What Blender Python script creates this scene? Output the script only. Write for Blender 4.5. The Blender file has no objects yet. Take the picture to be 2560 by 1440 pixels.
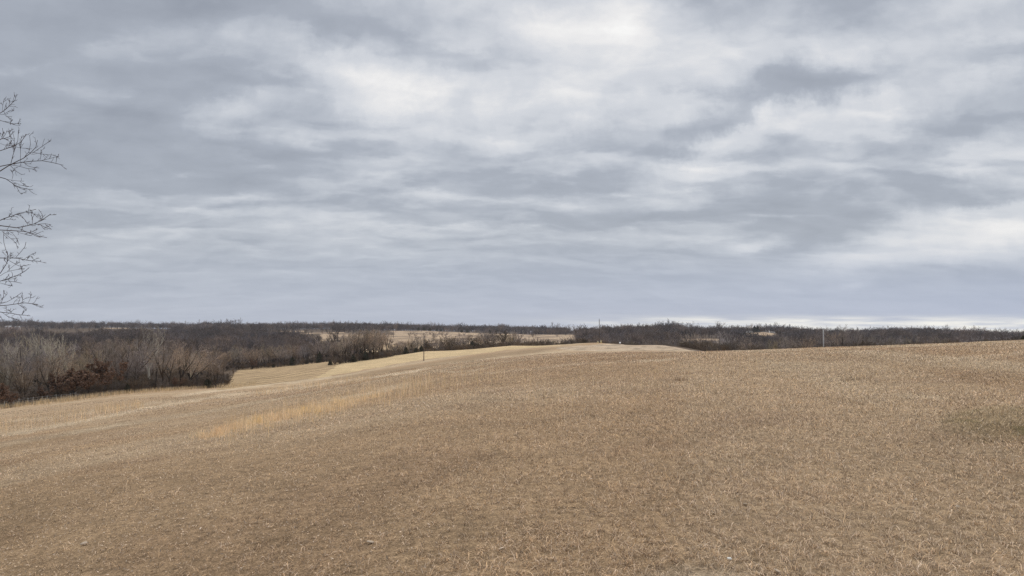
import bpy, math, random
import numpy as np
from math import radians

random.seed(7)
RNG = np.random.default_rng(11)
SC = bpy.context.scene
COL = SC.collection

# ------------------------------------------------------------------ helpers
def lin(c):
    c = np.asarray(c, float) / 255.0
    return np.where(c <= 0.04045, c / 12.92, ((c + 0.055) / 1.055) ** 2.4)

def tag(o, label=None, cat=None, group=None, kind=None):
    if label: o['label'] = label
    if cat: o['category'] = cat
    if group: o['group'] = group
    if kind: o['kind'] = kind
    return o

def new_mesh(name, V, polys, mat=None, smooth=False):
    """V: (n,3) array; polys: list of (m,k) index arrays."""
    me = bpy.data.meshes.new(name)
    V = np.asarray(V, np.float32)
    polys = [np.asarray(p, np.int32) for p in polys if len(p)]
    nl = sum(p.size for p in polys); npoly = sum(len(p) for p in polys)
    me.vertices.add(len(V)); me.vertices.foreach_set('co', V.ravel())
    me.loops.add(nl); me.loops.foreach_set('vertex_index', np.concatenate([p.ravel() for p in polys]))
    tot = np.concatenate([np.full(len(p), p.shape[1], np.int32) for p in polys])
    start = np.concatenate([[0], np.cumsum(tot)[:-1]]).astype(np.int32)
    me.polygons.add(npoly); me.polygons.foreach_set('loop_start', start)
    try: me.polygons.foreach_set('loop_total', tot)
    except Exception: pass
    if smooth: me.polygons.foreach_set('use_smooth', np.ones(npoly, bool))
    me.update(calc_edges=True)
    if mat: me.materials.append(mat)
    return me

def link(name, me, parent=None, loc=(0, 0, 0)):
    o = bpy.data.objects.new(name, me); COL.objects.link(o); o.location = loc
    if parent: o.parent = parent
    return o

def empty(name, loc, rz=0.0, sc=1.0):
    o = bpy.data.objects.new(name, None); COL.objects.link(o)
    o.location = loc; o.rotation_euler = (0, 0, rz)
    o.scale = (sc, sc, sc) if np.isscalar(sc) else sc
    o.empty_display_size = 0.2
    return o

# value noise -----------------------------------------------------------
def _h(ix, iy, s):
    n = (ix.astype(np.int64) * 374761393 + iy.astype(np.int64) * 668265263 + s * 144269504) & 0xffffffff
    n = ((n ^ (n >> 13)) * 1274126177) & 0xffffffff
    return ((n ^ (n >> 16)) & 0xffff) / 65535.0

def vnoise(x, y, s=0):
    ix = np.floor(x); iy = np.floor(y); fx = x - ix; fy = y - iy
    fx = fx * fx * (3 - 2 * fx); fy = fy * fy * (3 - 2 * fy)
    a = _h(ix, iy, s); b = _h(ix + 1, iy, s); c = _h(ix, iy + 1, s); d = _h(ix + 1, iy + 1, s)
    return (a + (b - a) * fx) * (1 - fy) + (c + (d - c) * fx) * fy

def fbm(x, y, s=0, o=4):
    r = 0; a = 0.5; t = 0
    x = np.asarray(x, float); y = np.asarray(y, float)
    for i in range(o):
        x, y = (x * 0.8 - y * 0.6) + 13.7 * i + s, (x * 0.6 + y * 0.8) + 7.3 * i
        r = r + a * vnoise(x, y, s + i * 17); t += a; a *= 0.5
        x, y = x * 2.03, y * 2.03
    return r / t

# ------------------------------------------------------------------ camera maths (photo is 2560 x 1440)
F = 1280 / math.tan(radians(35.0))
HOR = 818.0
EYE = 1.7
PITCH = math.atan((HOR - 720) / F)
CP, SP = math.cos(PITCH), math.sin(PITCH)

def ray(px, py):
    """direction with unit forward (world y) component"""
    a = (px - 1280) / F; b = (720 - py) / F
    y = CP - SP * b; z = SP + CP * b
    return a / y, z / y

def world(px, py, d):
    a, b = ray(px, py)
    return a * d, d, EYE + b * d

def project(x, y, z):
    zz = z - EYE
    f = y * CP + zz * SP; u = -y * SP + zz * CP
    f = np.where(np.abs(f) < 1e-3, 1e-3, f)
    return 1280 + F * x / f, 720 - F * u / f

# ------------------------------------------------------------------ terrain
COLS = [
 (-400, [(6, 1640), (20, 1200), (50, 1110), (130, 1060), (300, 950), (600, 880), (1000, 844), (1700, 814), (2300, 822), (5000, 822)]),
 (0, [(6.5, 1452), (10, 1257), (20, 1147), (40, 1074), (80, 1040), (130, 1021), (200, 968), (300, 927), (500, 884), (800, 853), (1200, 834), (1700, 816), (2300, 822), (5000, 822)]),
 (300, [(6, 1440), (10, 1225), (20, 1110), (40, 1042), (80, 1006), (130, 991), (160, 983), (250, 942), (400, 899), (700, 864), (1000, 842), (1500, 824), (1750, 819), (2300, 824), (5000, 822)]),
 (560, [(6, 1410), (10, 1200), (20, 1080), (40, 1020), (80, 992), (140, 976), (200, 966), (260, 948), (340, 926), (500, 896), (700, 868), (1000, 842), (1300, 826), (1700, 825), (2300, 827), (5000, 823)]),
 (830, [(6, 1385), (10, 1165), (20, 1040), (40, 985), (80, 960), (150, 947), (220, 933), (280, 914), (340, 904), (420, 903), (600, 878), (800, 851), (950, 835), (1200, 830), (1750, 822), (2500, 826), (5000, 823)]),
 (1060, [(6, 1360), (10, 1140), (20, 1005), (40, 950), (80, 926), (150, 914), (230, 903), (280, 889), (320, 879), (360, 884), (450, 886), (600, 868), (800, 852), (1000, 839), (1250, 827), (1500, 829), (1800, 827), (2500, 828), (5000, 824)]),
 (1280, [(6, 1350), (10, 1128), (20, 985), (40, 925), (80, 900), (150, 889), (230, 878), (300, 869), (340, 864.5), (400, 876), (550, 874), (800, 854), (1000, 842), (1180, 835), (1400, 836), (1750, 829), (2500, 830), (5000, 824)]),
 (1500, [(6, 1345), (10, 1125), (20, 975), (40, 908), (80, 887), (140, 879), (190, 873), (240, 864), (275, 857), (330, 870), (420, 893), (520, 892), (700, 868), (950, 845), (1150, 835), (1500, 838), (2500, 832), (5000, 824)]),
 (1640, [(40, 903), (80, 884), (140, 878), (190, 871), (235, 863), (300, 882), (400, 900), (700, 866), (950, 840), (1150, 829), (1500, 834)]),
 (1720, [(110, 880), (160, 876), (200, 872), (225, 870), (300, 889)]),
 (1830, [(6, 1340), (10, 1122), (20, 972), (40, 898), (75, 882), (105, 878), (150, 891), (250, 906), (400, 901), (600, 878), (900, 842), (1150, 833), (1500, 838), (2500, 834), (5000, 825)]),
 (1905, [(700, 863), (900, 840), (1000, 830), (1150, 833)]),
 (2060, [(6, 1340), (10, 1120), (20, 968), (40, 894), (75, 875), (110, 869.5), (150, 879), (250, 902), (400, 901), (600, 880), (900, 850), (1150, 840), (1500, 843), (2500, 836), (5000, 825)]),
 (2300, [(10, 1115), (20, 963), (40, 887), (75, 866), (105, 860), (150, 871), (250, 896), (400, 899), (600, 880), (900, 850), (1150, 838), (1500, 843), (2500, 838), (5000, 825)]),
 (2560, [(6, 1335), (10, 1110), (20, 957), (40, 879), (75, 856), (105, 850), (150, 863), (250, 888), (400, 895), (600, 880), (900, 856), (1150, 848), (1500, 848), (2500, 840), (5000, 826)]),
 (3000, [(10, 1110), (20, 955), (40, 875), (75, 852), (105, 847), (150, 856), (250, 880), (600, 878), (1150, 850), (2500, 842), (5000, 826)]),
]
cp = [world(px, py, d) for px, l in COLS for d, py in l]
cp += [(0, 0, 0), (0, -10, 0), (-15, -8, -1.2), (15, -8, 0.1), (0, -100, 0), (-100, -80, -7), (100, -80, 1), (0, -1000, -5),
       (-1000, -300, -14), (1000, -300, -8), (0, -5000, 0), (-5000, 0, 0), (5000, 0, 0), (-200, 0, -16), (200, 0, -6), (200, 60, -8), (-60, 5, -6)]
cp = np.array(cp)
ZS = 30.0
def warp(x, y):
    r = np.hypot(x, y); k = np.log1p(r / 8.0) / np.maximum(r, 1e-6)
    return x * k, y * k, r
def tps_k(d2):
    return np.where(d2 > 1e-12, 0.5 * d2 * np.log(np.maximum(d2, 1e-12)), 0)
qx, qy, qr = warp(cp[:, 0], cp[:, 1])
n = len(cp)
A = np.zeros((n + 3, n + 3))
A[:n, :n] = tps_k((qx[:, None] - qx) ** 2 + (qy[:, None] - qy) ** 2) + 1e-4 * np.eye(n)
A[:n, n] = 1; A[:n, n + 1] = qx; A[:n, n + 2] = qy
A[n:, :n] = A[:n, n:].T
W = np.linalg.solve(A, np.concatenate([cp[:, 2] / (qr + ZS), [0, 0, 0]]))

def ground(x, y):
    x = np.atleast_1d(np.asarray(x, float)); y = np.atleast_1d(np.asarray(y, float))
    out = np.empty_like(x)
    for s in range(0, len(x), 60000):
        a, b, r = warp(x[s:s + 60000], y[s:s + 60000])
        K = tps_k((a[:, None] - qx) ** 2 + (b[:, None] - qy) ** 2)
        h = K @ W[:n] + W[n] + W[n + 1] * a + W[n + 2] * b
        out[s:s + 60000] = h * (r + ZS)
    r = np.hypot(x, y)
    amp = np.clip((r - 3) / 60, 0, 1) * 0.14
    out += amp * (fbm(x / 9, y / 9, 5, 3) - 0.5) * 2
    return out

def at(px, d):
    a, _ = ray(px, HOR)
    x = a * d
    return x, d, float(ground(x, d)[0])

_DS = np.geomspace(4, 2500, 420)
def hits(px, py):
    """where the rays through photo points meet the ground (arrays)"""
    px = np.atleast_1d(np.asarray(px, float)); py = np.atleast_1d(np.asarray(py, float))
    a, b = ray(px, py)
    X = a[:, None] * _DS; Y = np.broadcast_to(_DS, X.shape)
    G = ground(X.ravel(), Y.ravel()).reshape(X.shape)
    below = (EYE + b[:, None] * _DS) < G
    i = np.argmax(below, axis=1); ok = below.any(axis=1)
    i = np.clip(i, 1, None)
    k = np.arange(len(px))
    d0 = EYE + b * _DS[i - 1] - G[k, i - 1]; d1 = G[k, i] - (EYE + b * _DS[i])
    t = np.clip(d0 / np.maximum(d0 + d1, 1e-6), 0, 1)
    d = _DS[i - 1] + t * (_DS[i] - _DS[i - 1])
    return a * d, d, ground(a * d, d), ok

# ------------------------------------------------------------------ what grows where (albedo of the vegetation)
K = 0.95
C_FIELD = lin((172, 143, 109)) * K
C_PINK = lin((170, 139, 110)) * K
C_OLIVE = lin((160, 135, 103)) * K
C_PALE = lin((196, 173, 141)) * K
C_GOLD = lin((196, 169, 127)) * K
C_STUB = lin((174, 147, 110)) * K
C_BARE = lin((188, 166, 140)) * K
C_FAR = lin((180, 154, 124)) * K
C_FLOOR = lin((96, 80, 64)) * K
C_MOSS = lin((112, 104, 62)) * K
C_SEDGE = lin((214, 186, 142)) * K

def inpoly(px, py, poly):
    inside = np.zeros(len(px), bool); m = len(poly)
    for i in range(m):
        x1, y1 = poly[i]; x2, y2 = poly[(i + 1) % m]
        if y1 == y2: continue
        c = ((y1 > py) != (y2 > py)) & (px < (x2 - x1) * (py - y1) / (y2 - y1) + x1)
        inside ^= c
    return inside

def near_line(px, py, line, w):
    """1 on the polyline, 0 at vertical distance w (photo pixels)"""
    xs = np.array([p[0] for p in line], float); ys = np.array([p[1] for p in line], float)
    yy = np.interp(px, xs, ys)
    ww = np.interp(px, xs, np.full(len(xs), 1.0)) * w
    ends = np.clip((px - xs[0]) / 40, 0, 1) * np.clip((xs[-1] - px) / 40, 0, 1)
    return np.clip(1 - np.abs(py - yy) / ww, 0, 1) * ends

def mix(c, t, m):
    m = np.clip(m, 0, 1)[:, None]
    return c * (1 - m) + np.asarray(t) * m

STUBBLE = [(540, 976), (560, 955), (600, 921), (720, 906), (835, 899), (850, 905), (838, 918), (815, 932), (790, 944), (700, 957)]
STREAKS = [  # pale grass bands and slight terrace ridges, ridge shading painted in as colour
 ([(0, 1090), (130, 1068), (330, 1028), (500, 998), (640, 978)], 6, 0.75), ([(0, 1055), (150, 1043), (330, 1015), (500, 990)], 5, 0.4),
 ([(170, 1083), (260, 1070), (330, 1056)], 5, 0.45),
 ([(430, 990), (560, 974), (700, 958), (800, 946), (900, 937)], 3.5, 0.85), ([(640, 985), (760, 968), (930, 944), (1040, 927), (1080, 920)], 4, 0.9),
 ([(790, 1008), (870, 994), (960, 975), (1030, 960)], 6, 0.8), ([(560, 998), (700, 972), (800, 955)], 5, 0.4),
 ([(1090, 930), (1180, 928), (1250, 912)], 2.5, 0.6), ([(1060, 915), (1200, 900), (1350, 882), (1480, 868)], 3, 0.45),
 ([(1120, 940), (1300, 925), (1480, 908), (1700, 897)], 3, 0.35), ([(1590, 903), (1640, 901), (1700, 896)], 2.5, 0.7),
 ([(1280, 895), (1400, 884), (1560, 881)], 3, 0.3), ([(2320, 905), (2440, 893), (2560, 883)], 6, 0.35), ([(2230, 988), (2300, 992), (2380, 1000)], 6, 0.5),
 ([(1840, 880), (2060, 873), (2250, 866), (2420, 860)], 2.5, 0.45), ([(1480, 871), (1640, 874), (1830, 878)], 1.5, 0.4)]
DARKS = [([(800, 951), (900, 938), (1060, 912), (1250, 884), (1400, 870)], 6, 0.7), ([(770, 948), (800, 940), (850, 912)], 5, 0.6), ([(960, 930), (1100, 910), (1250, 888), (1400, 876)], 6, 0.55), ([(600, 966), (760, 950), (900, 928)], 3, 0.4),
 ([(380, 1005), (480, 993), (560, 990)], 7, 0.5), ([(1150, 905), (1250, 890), (1380, 872), (1480, 864)], 3.5, 0.5),
 ([(2090, 952), (2140, 950), (2180, 947)], 3, 0.6), ([(1650, 952), (1700, 951)], 4, 0.5)]

def vegcol(x, y, z):
    px, py = project(x, y, z)
    r = np.hypot(x, y)
    front = y > 1
    n1 = fbm(x / 14, y / 14, 21, 4)
    # mowing swaths run away from the camera up the ridge
    s, t = x * 0.97 - y * 0.25, x * 0.25 + y * 0.97
    n2 = fbm(s / 5.5, t / 60, 33, 3); n3 = fbm(x / 2.2, y / 2.2, 40, 4); n4 = fbm(x / 45, y / 45, 51, 3)
    c = np.tile(C_FIELD, (len(x), 1))
    c = mix(c, C_PINK, np.clip((n4 - 0.42) * 2, 0, 0.6))
    c = mix(c, C_OLIVE, np.clip((n2 - 0.48) * 3.0, 0, 0.55))
    c = mix(c, C_PALE, np.clip((fbm(s / 5.0 + 31, t / 90, 35, 2) - 0.52) * 3, 0, 0.22))
    c = mix(c, C_PALE, np.clip((n1 - 0.58) * 1.5, 0, .3))
    c = mix(c, lin((140, 110, 84)) * K, np.clip((n3 - 0.57) * 2.0, 0, 0.2))
    c = mix(c, C_PALE, np.clip((n2 - 0.56) * 3, 0, .5))
    jit = (fbm(px / 24, py / 6, 61, 3) - 0.5)
    vis = front & (r < 420)
    # left, far down the slope: paler and thinner
    c = mix(c, lin((180, 154, 122)) * K, vis * np.clip((900 - px) / 900, 0, 1) * np.clip((1090 - py) / 60, 0, 1) * 0.6)
    for line, w, a in STREAKS:
        c = mix(c, C_PALE * 1.08, vis * a * np.sqrt(near_line(px, py + jit * 8, line, w)))
    for line, w, a in DARKS:
        c = mix(c, C_OLIVE * 0.8, vis * a * near_line(px, py + jit * 5, line, w))
    # golden ungrazed strip on the flank of the ridge
    top = np.interp(px, [780, 840, 1060, 1300, 1500], [944, 915, 878, 862, 855])
    bot = np.interp(px, [780, 840, 1060, 1300, 1500], [948, 937, 899, 872, 858])
    g = (px > 775) & (px < 1500) & (py > top - 9) & (py < bot + jit * 5)
    c = mix(c, C_GOLD * (0.78 + 0.4 * fbm(px / 70, py / 2.2, 71, 3))[:, None], vis * g * np.clip((1480 - px) / 160, 0.0, 1) * (r > 150))
    st = inpoly(px, py + jit * 4, STUBBLE) & (r > 150) & front & (r < 460)
    c = mix(c, C_STUB, st * 1.0)
    bare_t = np.interp(px, [1390, 1480, 1560, 1640, 1830], [871, 864, 861, 862, 876])
    bare_b = np.interp(px, [1390, 1450, 1600, 1700, 1830], [873, 877, 877.5, 878, 879])
    ba = (px > 1390) & (px < 1850) & (py > bare_t - 2 + jit * 3) & (py < bare_b + jit * 2) & (r > 120) & (r < 330)
    c = mix(c, C_BARE * (0.7 + 0.6 * fbm(px / 55, py / 1.3, 81, 3))[:, None], vis * ba * np.clip(1.5 - 1.6 * fbm(px / 90, py / 2.4, 83, 3), 0.2, 1))
    spots = ba & (fbm(px / 16, py / 1.6, 87, 2) > 0.66)
    c = mix(c, lin((140, 124, 100)) * K, spots * 0.7)
    sg = np.clip(1 - np.abs(py - np.interp(px, [470, 540, 640, 760, 880, 1010], [1097, 1083, 1054, 1029, 1003, 972])) / np.interp(px, [470, 540, 700, 860, 900, 1010], [6, 15, 22, 18, 7, 5]), 0, 1) * (px > 500) * (px < 960)
    c = mix(c, lin((206, 164, 114)) * K, vis * np.clip(sg * 1.6 + (fbm(px / 22, py / 4, 47, 3) - 0.62) * 5, 0, 0.4) * (sg > 0))
    mo = np.clip(1 - np.hypot((px - 2520) / 190, (py - 1062) / 52), 0, 1)
    nm = fbm(x / 0.9, y / 0.9, 44, 4)
    mo = np.clip(mo * 2.2 - 0.05, 0, 1) * np.clip((nm - 0.36) * 5, 0.3, 1)
    c = mix(c, C_MOSS, vis * mo * 0.85); c = mix(c, lin((84, 66, 48)) * K, vis * mo * np.clip((n3 - 0.6) * 9, 0, 0.25))
    gp = np.clip(1 - np.hypot((px - 1740) / 190, (py - 1445) / 42), 0, 1)
    c = mix(c, lin((190, 176, 152)) * K, vis * gp * 0.35)
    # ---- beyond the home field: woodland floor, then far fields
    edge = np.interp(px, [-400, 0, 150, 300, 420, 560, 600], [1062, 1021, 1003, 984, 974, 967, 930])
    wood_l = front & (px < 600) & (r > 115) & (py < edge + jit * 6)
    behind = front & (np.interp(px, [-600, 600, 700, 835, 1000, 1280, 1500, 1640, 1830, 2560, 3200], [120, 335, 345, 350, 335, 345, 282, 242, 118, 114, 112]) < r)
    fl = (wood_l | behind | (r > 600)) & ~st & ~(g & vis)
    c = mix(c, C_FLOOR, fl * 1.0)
    far = front & (r > 560) & (r < 2600)
    m = np.zeros(len(x))
    for x0, x1, d0, d1 in FIELDS:
        m = np.maximum(m, (px > x0 + jit * 30) & (px < x1 + jit * 30) & (y > d0) & (y < d1))
    c = mix(c, C_FAR * (0.8 + 0.4 * fbm(x / 45, y / 30, 91, 3))[:, None], far * m * np.clip(1.25 - 2.2 * np.clip(fbm(x / 25, y / 40, 95, 3) - 0.52, 0, 1) * 3, 0.35, 1))
    c = mix(c, C_OLIVE * 1.15, front & (r > 360) & (r < 700) & (px > 840) & (px < 1420))
    rows = st.astype(float)
    return np.clip(c, 0.01, 0.8), rows

# far open fields: photo column range and distance range
FIELDS = [(800, 1010, 720, 985), (980, 1440, 700, 1290), (600, 760, 1180, 1330), (258, 322, 1590, 1700),
          (1872, 1932, 900, 990), (1700, 1800, 740, 860), (742, 862, 1010, 1090)]
CLEAR = [(1860, 1942, 760, 1000), (1695, 1806, 600, 860)]
def in_field(px, d, pad=0):
    return any(x0 - pad < px < x1 + pad and d0 < d < d1 for x0, x1, d0, d1 in FIELDS)

# ------------------------------------------------------------------ materials
def nodes(name):
    m = bpy.data.materials.new(name); m.use_nodes = True
    nt = m.node_tree; nt.nodes.clear()
    return m, nt, nt.nodes, nt.links

def N(nt, t, **kw):
    nd = nt.nodes.new(t)
    for k, v in kw.items():
        if k.startswith('i_'):
            key = k[2:]; key = int(key) if key.isdigit() else key.replace('_', ' ')
            nd.inputs[key].default_value = v
        else: setattr(nd, k, v)
    return nd

def principled(nt, rough=0.9, spec=0.1):
    out = N(nt, 'ShaderNodeOutputMaterial'); b = N(nt, 'ShaderNodeBsdfPrincipled')
    b.inputs['Roughness'].default_value = rough; b.inputs['Specular IOR Level'].default_value = spec
    nt.links.new(b.outputs[0], out.inputs[0]); return b

def m_ground():
    m, nt, nd, L = nodes('dormant_grass_ground')
    b = principled(nt, 0.95, 0.05)
    at_ = N(nt, 'ShaderNodeAttribute', attribute_name='veg'); rw = N(nt, 'ShaderNodeAttribute', attribute_name='rows')
    tc = N(nt, 'ShaderNodeTexCoord')
    n1 = N(nt, 'ShaderNodeTexNoise', i_Scale=9.0, i_Detail=8.0, i_Roughness=0.75); n2 = N(nt, 'ShaderNodeTexNoise', i_Scale=0.9, i_Detail=6.0, i_Roughness=0.7)
    n3 = N(nt, 'ShaderNodeTexNoise', i_Scale=0.16, i_Detail=5.0, i_Roughness=0.65)
    for q in (n1, n2, n3): L.new(tc.outputs['Object'], q.inputs['Vector'])
    def rng(src, a, c, lo, hi):
        r = N(nt, 'ShaderNodeMapRange'); r.inputs[1].default_value = a; r.inputs[2].default_value = c
        r.inputs[3].default_value = lo; r.inputs[4].default_value = hi; L.new(src, r.inputs[0]); return r.outputs[0]
    f1 = rng(n1.outputs[0], 0.32, 0.68, 0.5, 1.2); f2 = rng(n2.outputs[0], 0.3, 0.7, 0.78, 1.2); f3 = rng(n3.outputs[0], 0.3, 0.7, 0.86, 1.13)
    def mul(a, c):
        x = N(nt, 'ShaderNodeMath', operation='MULTIPLY'); L.new(a, x.inputs[0]); L.new(c, x.inputs[1]); return x.outputs[0]
    # crop rows of the stubble field follow the slope contour in bent stripes
    wm = N(nt, 'ShaderNodeMapping'); wm.inputs['Rotation'].default_value = (0, 0, radians(62)); L.new(tc.outputs['Object'], wm.inputs[0])
    wv = N(nt, 'ShaderNodeTexWave', i_Scale=0.036, i_Distortion=9.0, i_Detail=3.0); wv.inputs['Detail Scale'].default_value = 0.5
    L.new(wm.outputs[0], wv.inputs['Vector'])
    wr = rng(wv.outputs['Fac'], 0.2, 0.8, 0.5, 1.38)
    one = N(nt, 'ShaderNodeMix'); one.inputs[2].default_value = 1.0
    L.new(rw.outputs['Fac'], one.inputs[0]); L.new(wr, one.inputs[3])
    ta = N(nt, 'ShaderNodeAttribute', attribute_name='thatch')
    n0 = N(nt, 'ShaderNodeTexNoise', i_Scale=48.0, i_Detail=4.0, i_Roughness=0.7); L.new(tc.outputs['Object'], n0.inputs['Vector'])
    f0 = rng(n0.outputs[0], 0.34, 0.66, 0.55, 1.42); f1 = mul(f1, f0)
    fac = mul(mul(mul(mul(f1, f2), f3), one.outputs[0]), ta.outputs['Fac'])
    sc = N(nt, 'ShaderNodeVectorMath', operation='SCALE'); L.new(at_.outputs['Color'], sc.inputs[0]); L.new(fac, sc.inputs['Scale'])
    L.new(sc.outputs[0], b.inputs['Base Color'])
    bp = N(nt, 'ShaderNodeBump', i_Strength=0.7, i_Distance=0.06); L.new(n1.outputs[0], bp.inputs['Height']); L.new(bp.outputs[0], b.inputs['Normal'])
    return m

def m_blades(name, lo=0.55, hi=1.5, attr='veg', col=None, transl=0.25):
    m, nt, nd, L = nodes(name)
    out = N(nt, 'ShaderNodeOutputMaterial'); d = N(nt, 'ShaderNodeBsdfDiffuse'); t = N(nt, 'ShaderNodeBsdfTranslucent'); mx = N(nt, 'ShaderNodeMixShader', i_0=transl)
    g = N(nt, 'ShaderNodeNewGeometry')
    r = N(nt, 'ShaderNodeMapRange'); r.inputs[3].default_value = lo; r.inputs[4].default_value = hi
    pw = N(nt, 'ShaderNodeMath', operation='POWER', i_1=1.9); L.new(g.outputs['Random Per Island'], pw.inputs[0]); L.new(pw.outputs[0], r.inputs[0])
    sc = N(nt, 'ShaderNodeVectorMath', operation='SCALE'); L.new(r.outputs[0], sc.inputs['Scale'])
    if attr:
        a = N(nt, 'ShaderNodeAttribute', attribute_name=attr); L.new(a.outputs['Color'], sc.inputs[0])
    else: sc.inputs[0].default_value = tuple(col)
    # a second random turns some blades redder, some greyer
    m2 = N(nt, 'ShaderNodeMath', operation='MULTIPLY', i_1=37.31); fr = N(nt, 'ShaderNodeMath', operation='FRACT')
    L.new(g.outputs['Random Per Island'], m2.inputs[0]); L.new(m2.outputs[0], fr.inputs[0])
    hs = N(nt, 'ShaderNodeHueSaturation'); rr = N(nt, 'ShaderNodeMapRange'); rr.inputs[3].default_value = 0.72; rr.inputs[4].default_value = 1.02
    L.new(fr.outputs[0], rr.inputs[0]); L.new(rr.outputs[0], hs.inputs['Saturation']); L.new(sc.outputs[0], hs.inputs['Color'])
    for s in (d, t): L.new(hs.outputs[0], s.inputs['Color'])
    L.new(d.outputs[0], mx.inputs[1]); L.new(t.outputs[0], mx.inputs[2]); L.new(mx.outputs[0], out.inputs[0])
    return m

def m_bark(name, c0, c1, scale=2.0, var=0.35, bump=0.0):
    """two bark colours mixed by noise; every tree a little lighter or darker"""
    m, nt, nd, L = nodes(name)
    b = principled(nt, 0.95, 0.05)
    tc = N(nt, 'ShaderNodeTexCoord'); ns = N(nt, 'ShaderNodeTexNoise', i_Scale=scale, i_Detail=4.0, i_Roughness=0.6); L.new(tc.outputs['Object'], ns.inputs['Vector'])
    mxc = N(nt, 'ShaderNodeMix', data_type='RGBA'); mxc.inputs[6].default_value = (*c0, 1); mxc.inputs[7].default_value = (*c1, 1); L.new(ns.outputs[0], mxc.inputs[0])
    oi = N(nt, 'ShaderNodeObjectInfo'); r = N(nt, 'ShaderNodeMapRange'); r.inputs[3].default_value = 1 - var; r.inputs[4].default_value = 1 + var
    L.new(oi.outputs['Random'], r.inputs[0])
    sc = N(nt, 'ShaderNodeVectorMath', operation='SCALE'); L.new(mxc.outputs[2], sc.inputs[0]); L.new(r.outputs[0], sc.inputs['Scale'])
    m2 = N(nt, 'ShaderNodeMath', operation='MULTIPLY', i_1=13.7); fr = N(nt, 'ShaderNodeMath', operation='FRACT'); L.new(oi.outputs['Random'], m2.inputs[0]); L.new(m2.outputs[0], fr.inputs[0])
    hs = N(nt, 'ShaderNodeHueSaturation'); rr = N(nt, 'ShaderNodeMapRange'); rr.inputs[3].default_value = 0.75; rr.inputs[4].default_value = 1.2
    L.new(fr.outputs[0], rr.inputs[0]); L.new(rr.outputs[0], hs.inputs['Saturation']); L.new(sc.outputs[0], hs.inputs['Color'])
    L.new(hs.outputs[0], b.inputs['Base Color'])
    if bump:
        n2 = N(nt, 'ShaderNodeTexNoise', i_Scale=scale * 8, i_Detail=5.0); L.new(tc.outputs['Object'], n2.inputs['Vector'])
        bp = N(nt, 'ShaderNodeBump', i_Strength=bump, i_Distance=0.02); L.new(n2.outputs[0], bp.inputs['Height']); L.new(bp.outputs[0], b.inputs['Normal'])
    return m

def m_plain(name, c, rough=0.7, spec=0.3, var=0.25, scale=6.0):
    m, nt, nd, L = nodes(name)
    b = principled(nt, rough, spec)
    tc = N(nt, 'ShaderNodeTexCoord'); ns = N(nt, 'ShaderNodeTexNoise', i_Scale=scale, i_Detail=5.0, i_Roughness=0.65); L.new(tc.outputs['Object'], ns.inputs['Vector'])
    r = N(nt, 'ShaderNodeMapRange'); r.inputs[1].default_value = 0.3; r.inputs[2].default_value = 0.7; r.inputs[3].default_value = 1 - var; r.inputs[4].default_value = 1 + var
    L.new(ns.outputs[0], r.inputs[0])
    sc = N(nt, 'ShaderNodeVectorMath', operation='SCALE'); sc.inputs[0].default_value = tuple(c); L.new(r.outputs[0], sc.inputs['Scale']); L.new(sc.outputs[0], b.inputs['Base Color'])
    return m

M_GROUND = m_ground()
M_GRASS = m_blades('dry_grass_blades', 0.46, 2.4)
M_CURL = m_blades('pale_curled_blades', 1.1, 2.5)
M_SEDGE = m_blades('golden_sedge_blades', 0.9, 1.9)
M_BARK = m_bark('grey_brown_bark', lin((62, 54, 47)), lin((88, 77, 67)))
M_TWIG = m_bark('grey_brown_twigs', lin((140, 122, 104)), lin((163, 143, 123)), 0.5, 0.45)
M_TWIG_P = m_bark('purplish_twigs', lin((136, 122, 113)), lin((160, 145, 135)), 0.5, 0.4)
M_TWIG_T = m_bark('tan_twigs', lin((138, 124, 100)), lin((162, 145, 120)), 0.5, 0.4)
M_PALE = m_bark('pale_bark', lin((172, 158, 136)), lin((198, 184, 160)), 1.5, 0.15)
def m_stand(name, c0, c1, c2, var):
    m, nt, nd, L = nodes(name); b = principled(nt, 0.95, 0.05)
    oi = N(nt, 'ShaderNodeObjectInfo')
    n1 = N(nt, 'ShaderNodeTexNoise', i_Scale=0.022, i_Detail=3.0); n2 = N(nt, 'ShaderNodeTexNoise', i_Scale=0.05, i_Detail=2.0)
    L.new(oi.outputs['Location'], n1.inputs['Vector']); L.new(oi.outputs['Location'], n2.inputs['Vector'])
    def mr(src, a, e, lo, hi):
        r = N(nt, 'ShaderNodeMapRange'); r.inputs[1].default_value = a; r.inputs[2].default_value = e; r.inputs[3].default_value = lo; r.inputs[4].default_value = hi; L.new(src, r.inputs[0]); return r.outputs[0]
    x = N(nt, 'ShaderNodeMix', data_type='RGBA'); x.inputs[6].default_value = (*c0, 1); x.inputs[7].default_value = (*c1, 1); L.new(mr(n1.outputs[0], .38, .62, 0, 1), x.inputs[0])
    y = N(nt, 'ShaderNodeMix', data_type='RGBA'); y.inputs[7].default_value = (*c2, 1); L.new(x.outputs[2], y.inputs[6]); L.new(mr(n2.outputs[0], .52, .68, 0, .8), y.inputs[0])
    sc = N(nt, 'ShaderNodeVectorMath', operation='SCALE'); L.new(y.outputs[2], sc.inputs[0]); L.new(mr(oi.outputs['Random'], 0, 1, 1 - var, 1 + var), sc.inputs['Scale'])
    L.new(sc.outputs[0], b.inputs['Base Color']); return m
M_FARTWIG = m_stand('far_wood_twigs', lin((88, 80, 76)), lin((122, 104, 90)), lin((120, 112, 112)), 0.5)
M_BRUSH = m_bark('brush_twigs', lin((98, 84, 70)), lin((120, 104, 88)), 0.4, 0.35)
M_RUST = m_blades('rust_oak_leaves', 0.5, 1.5, None, lin((126, 96, 74)), 0.3)
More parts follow.
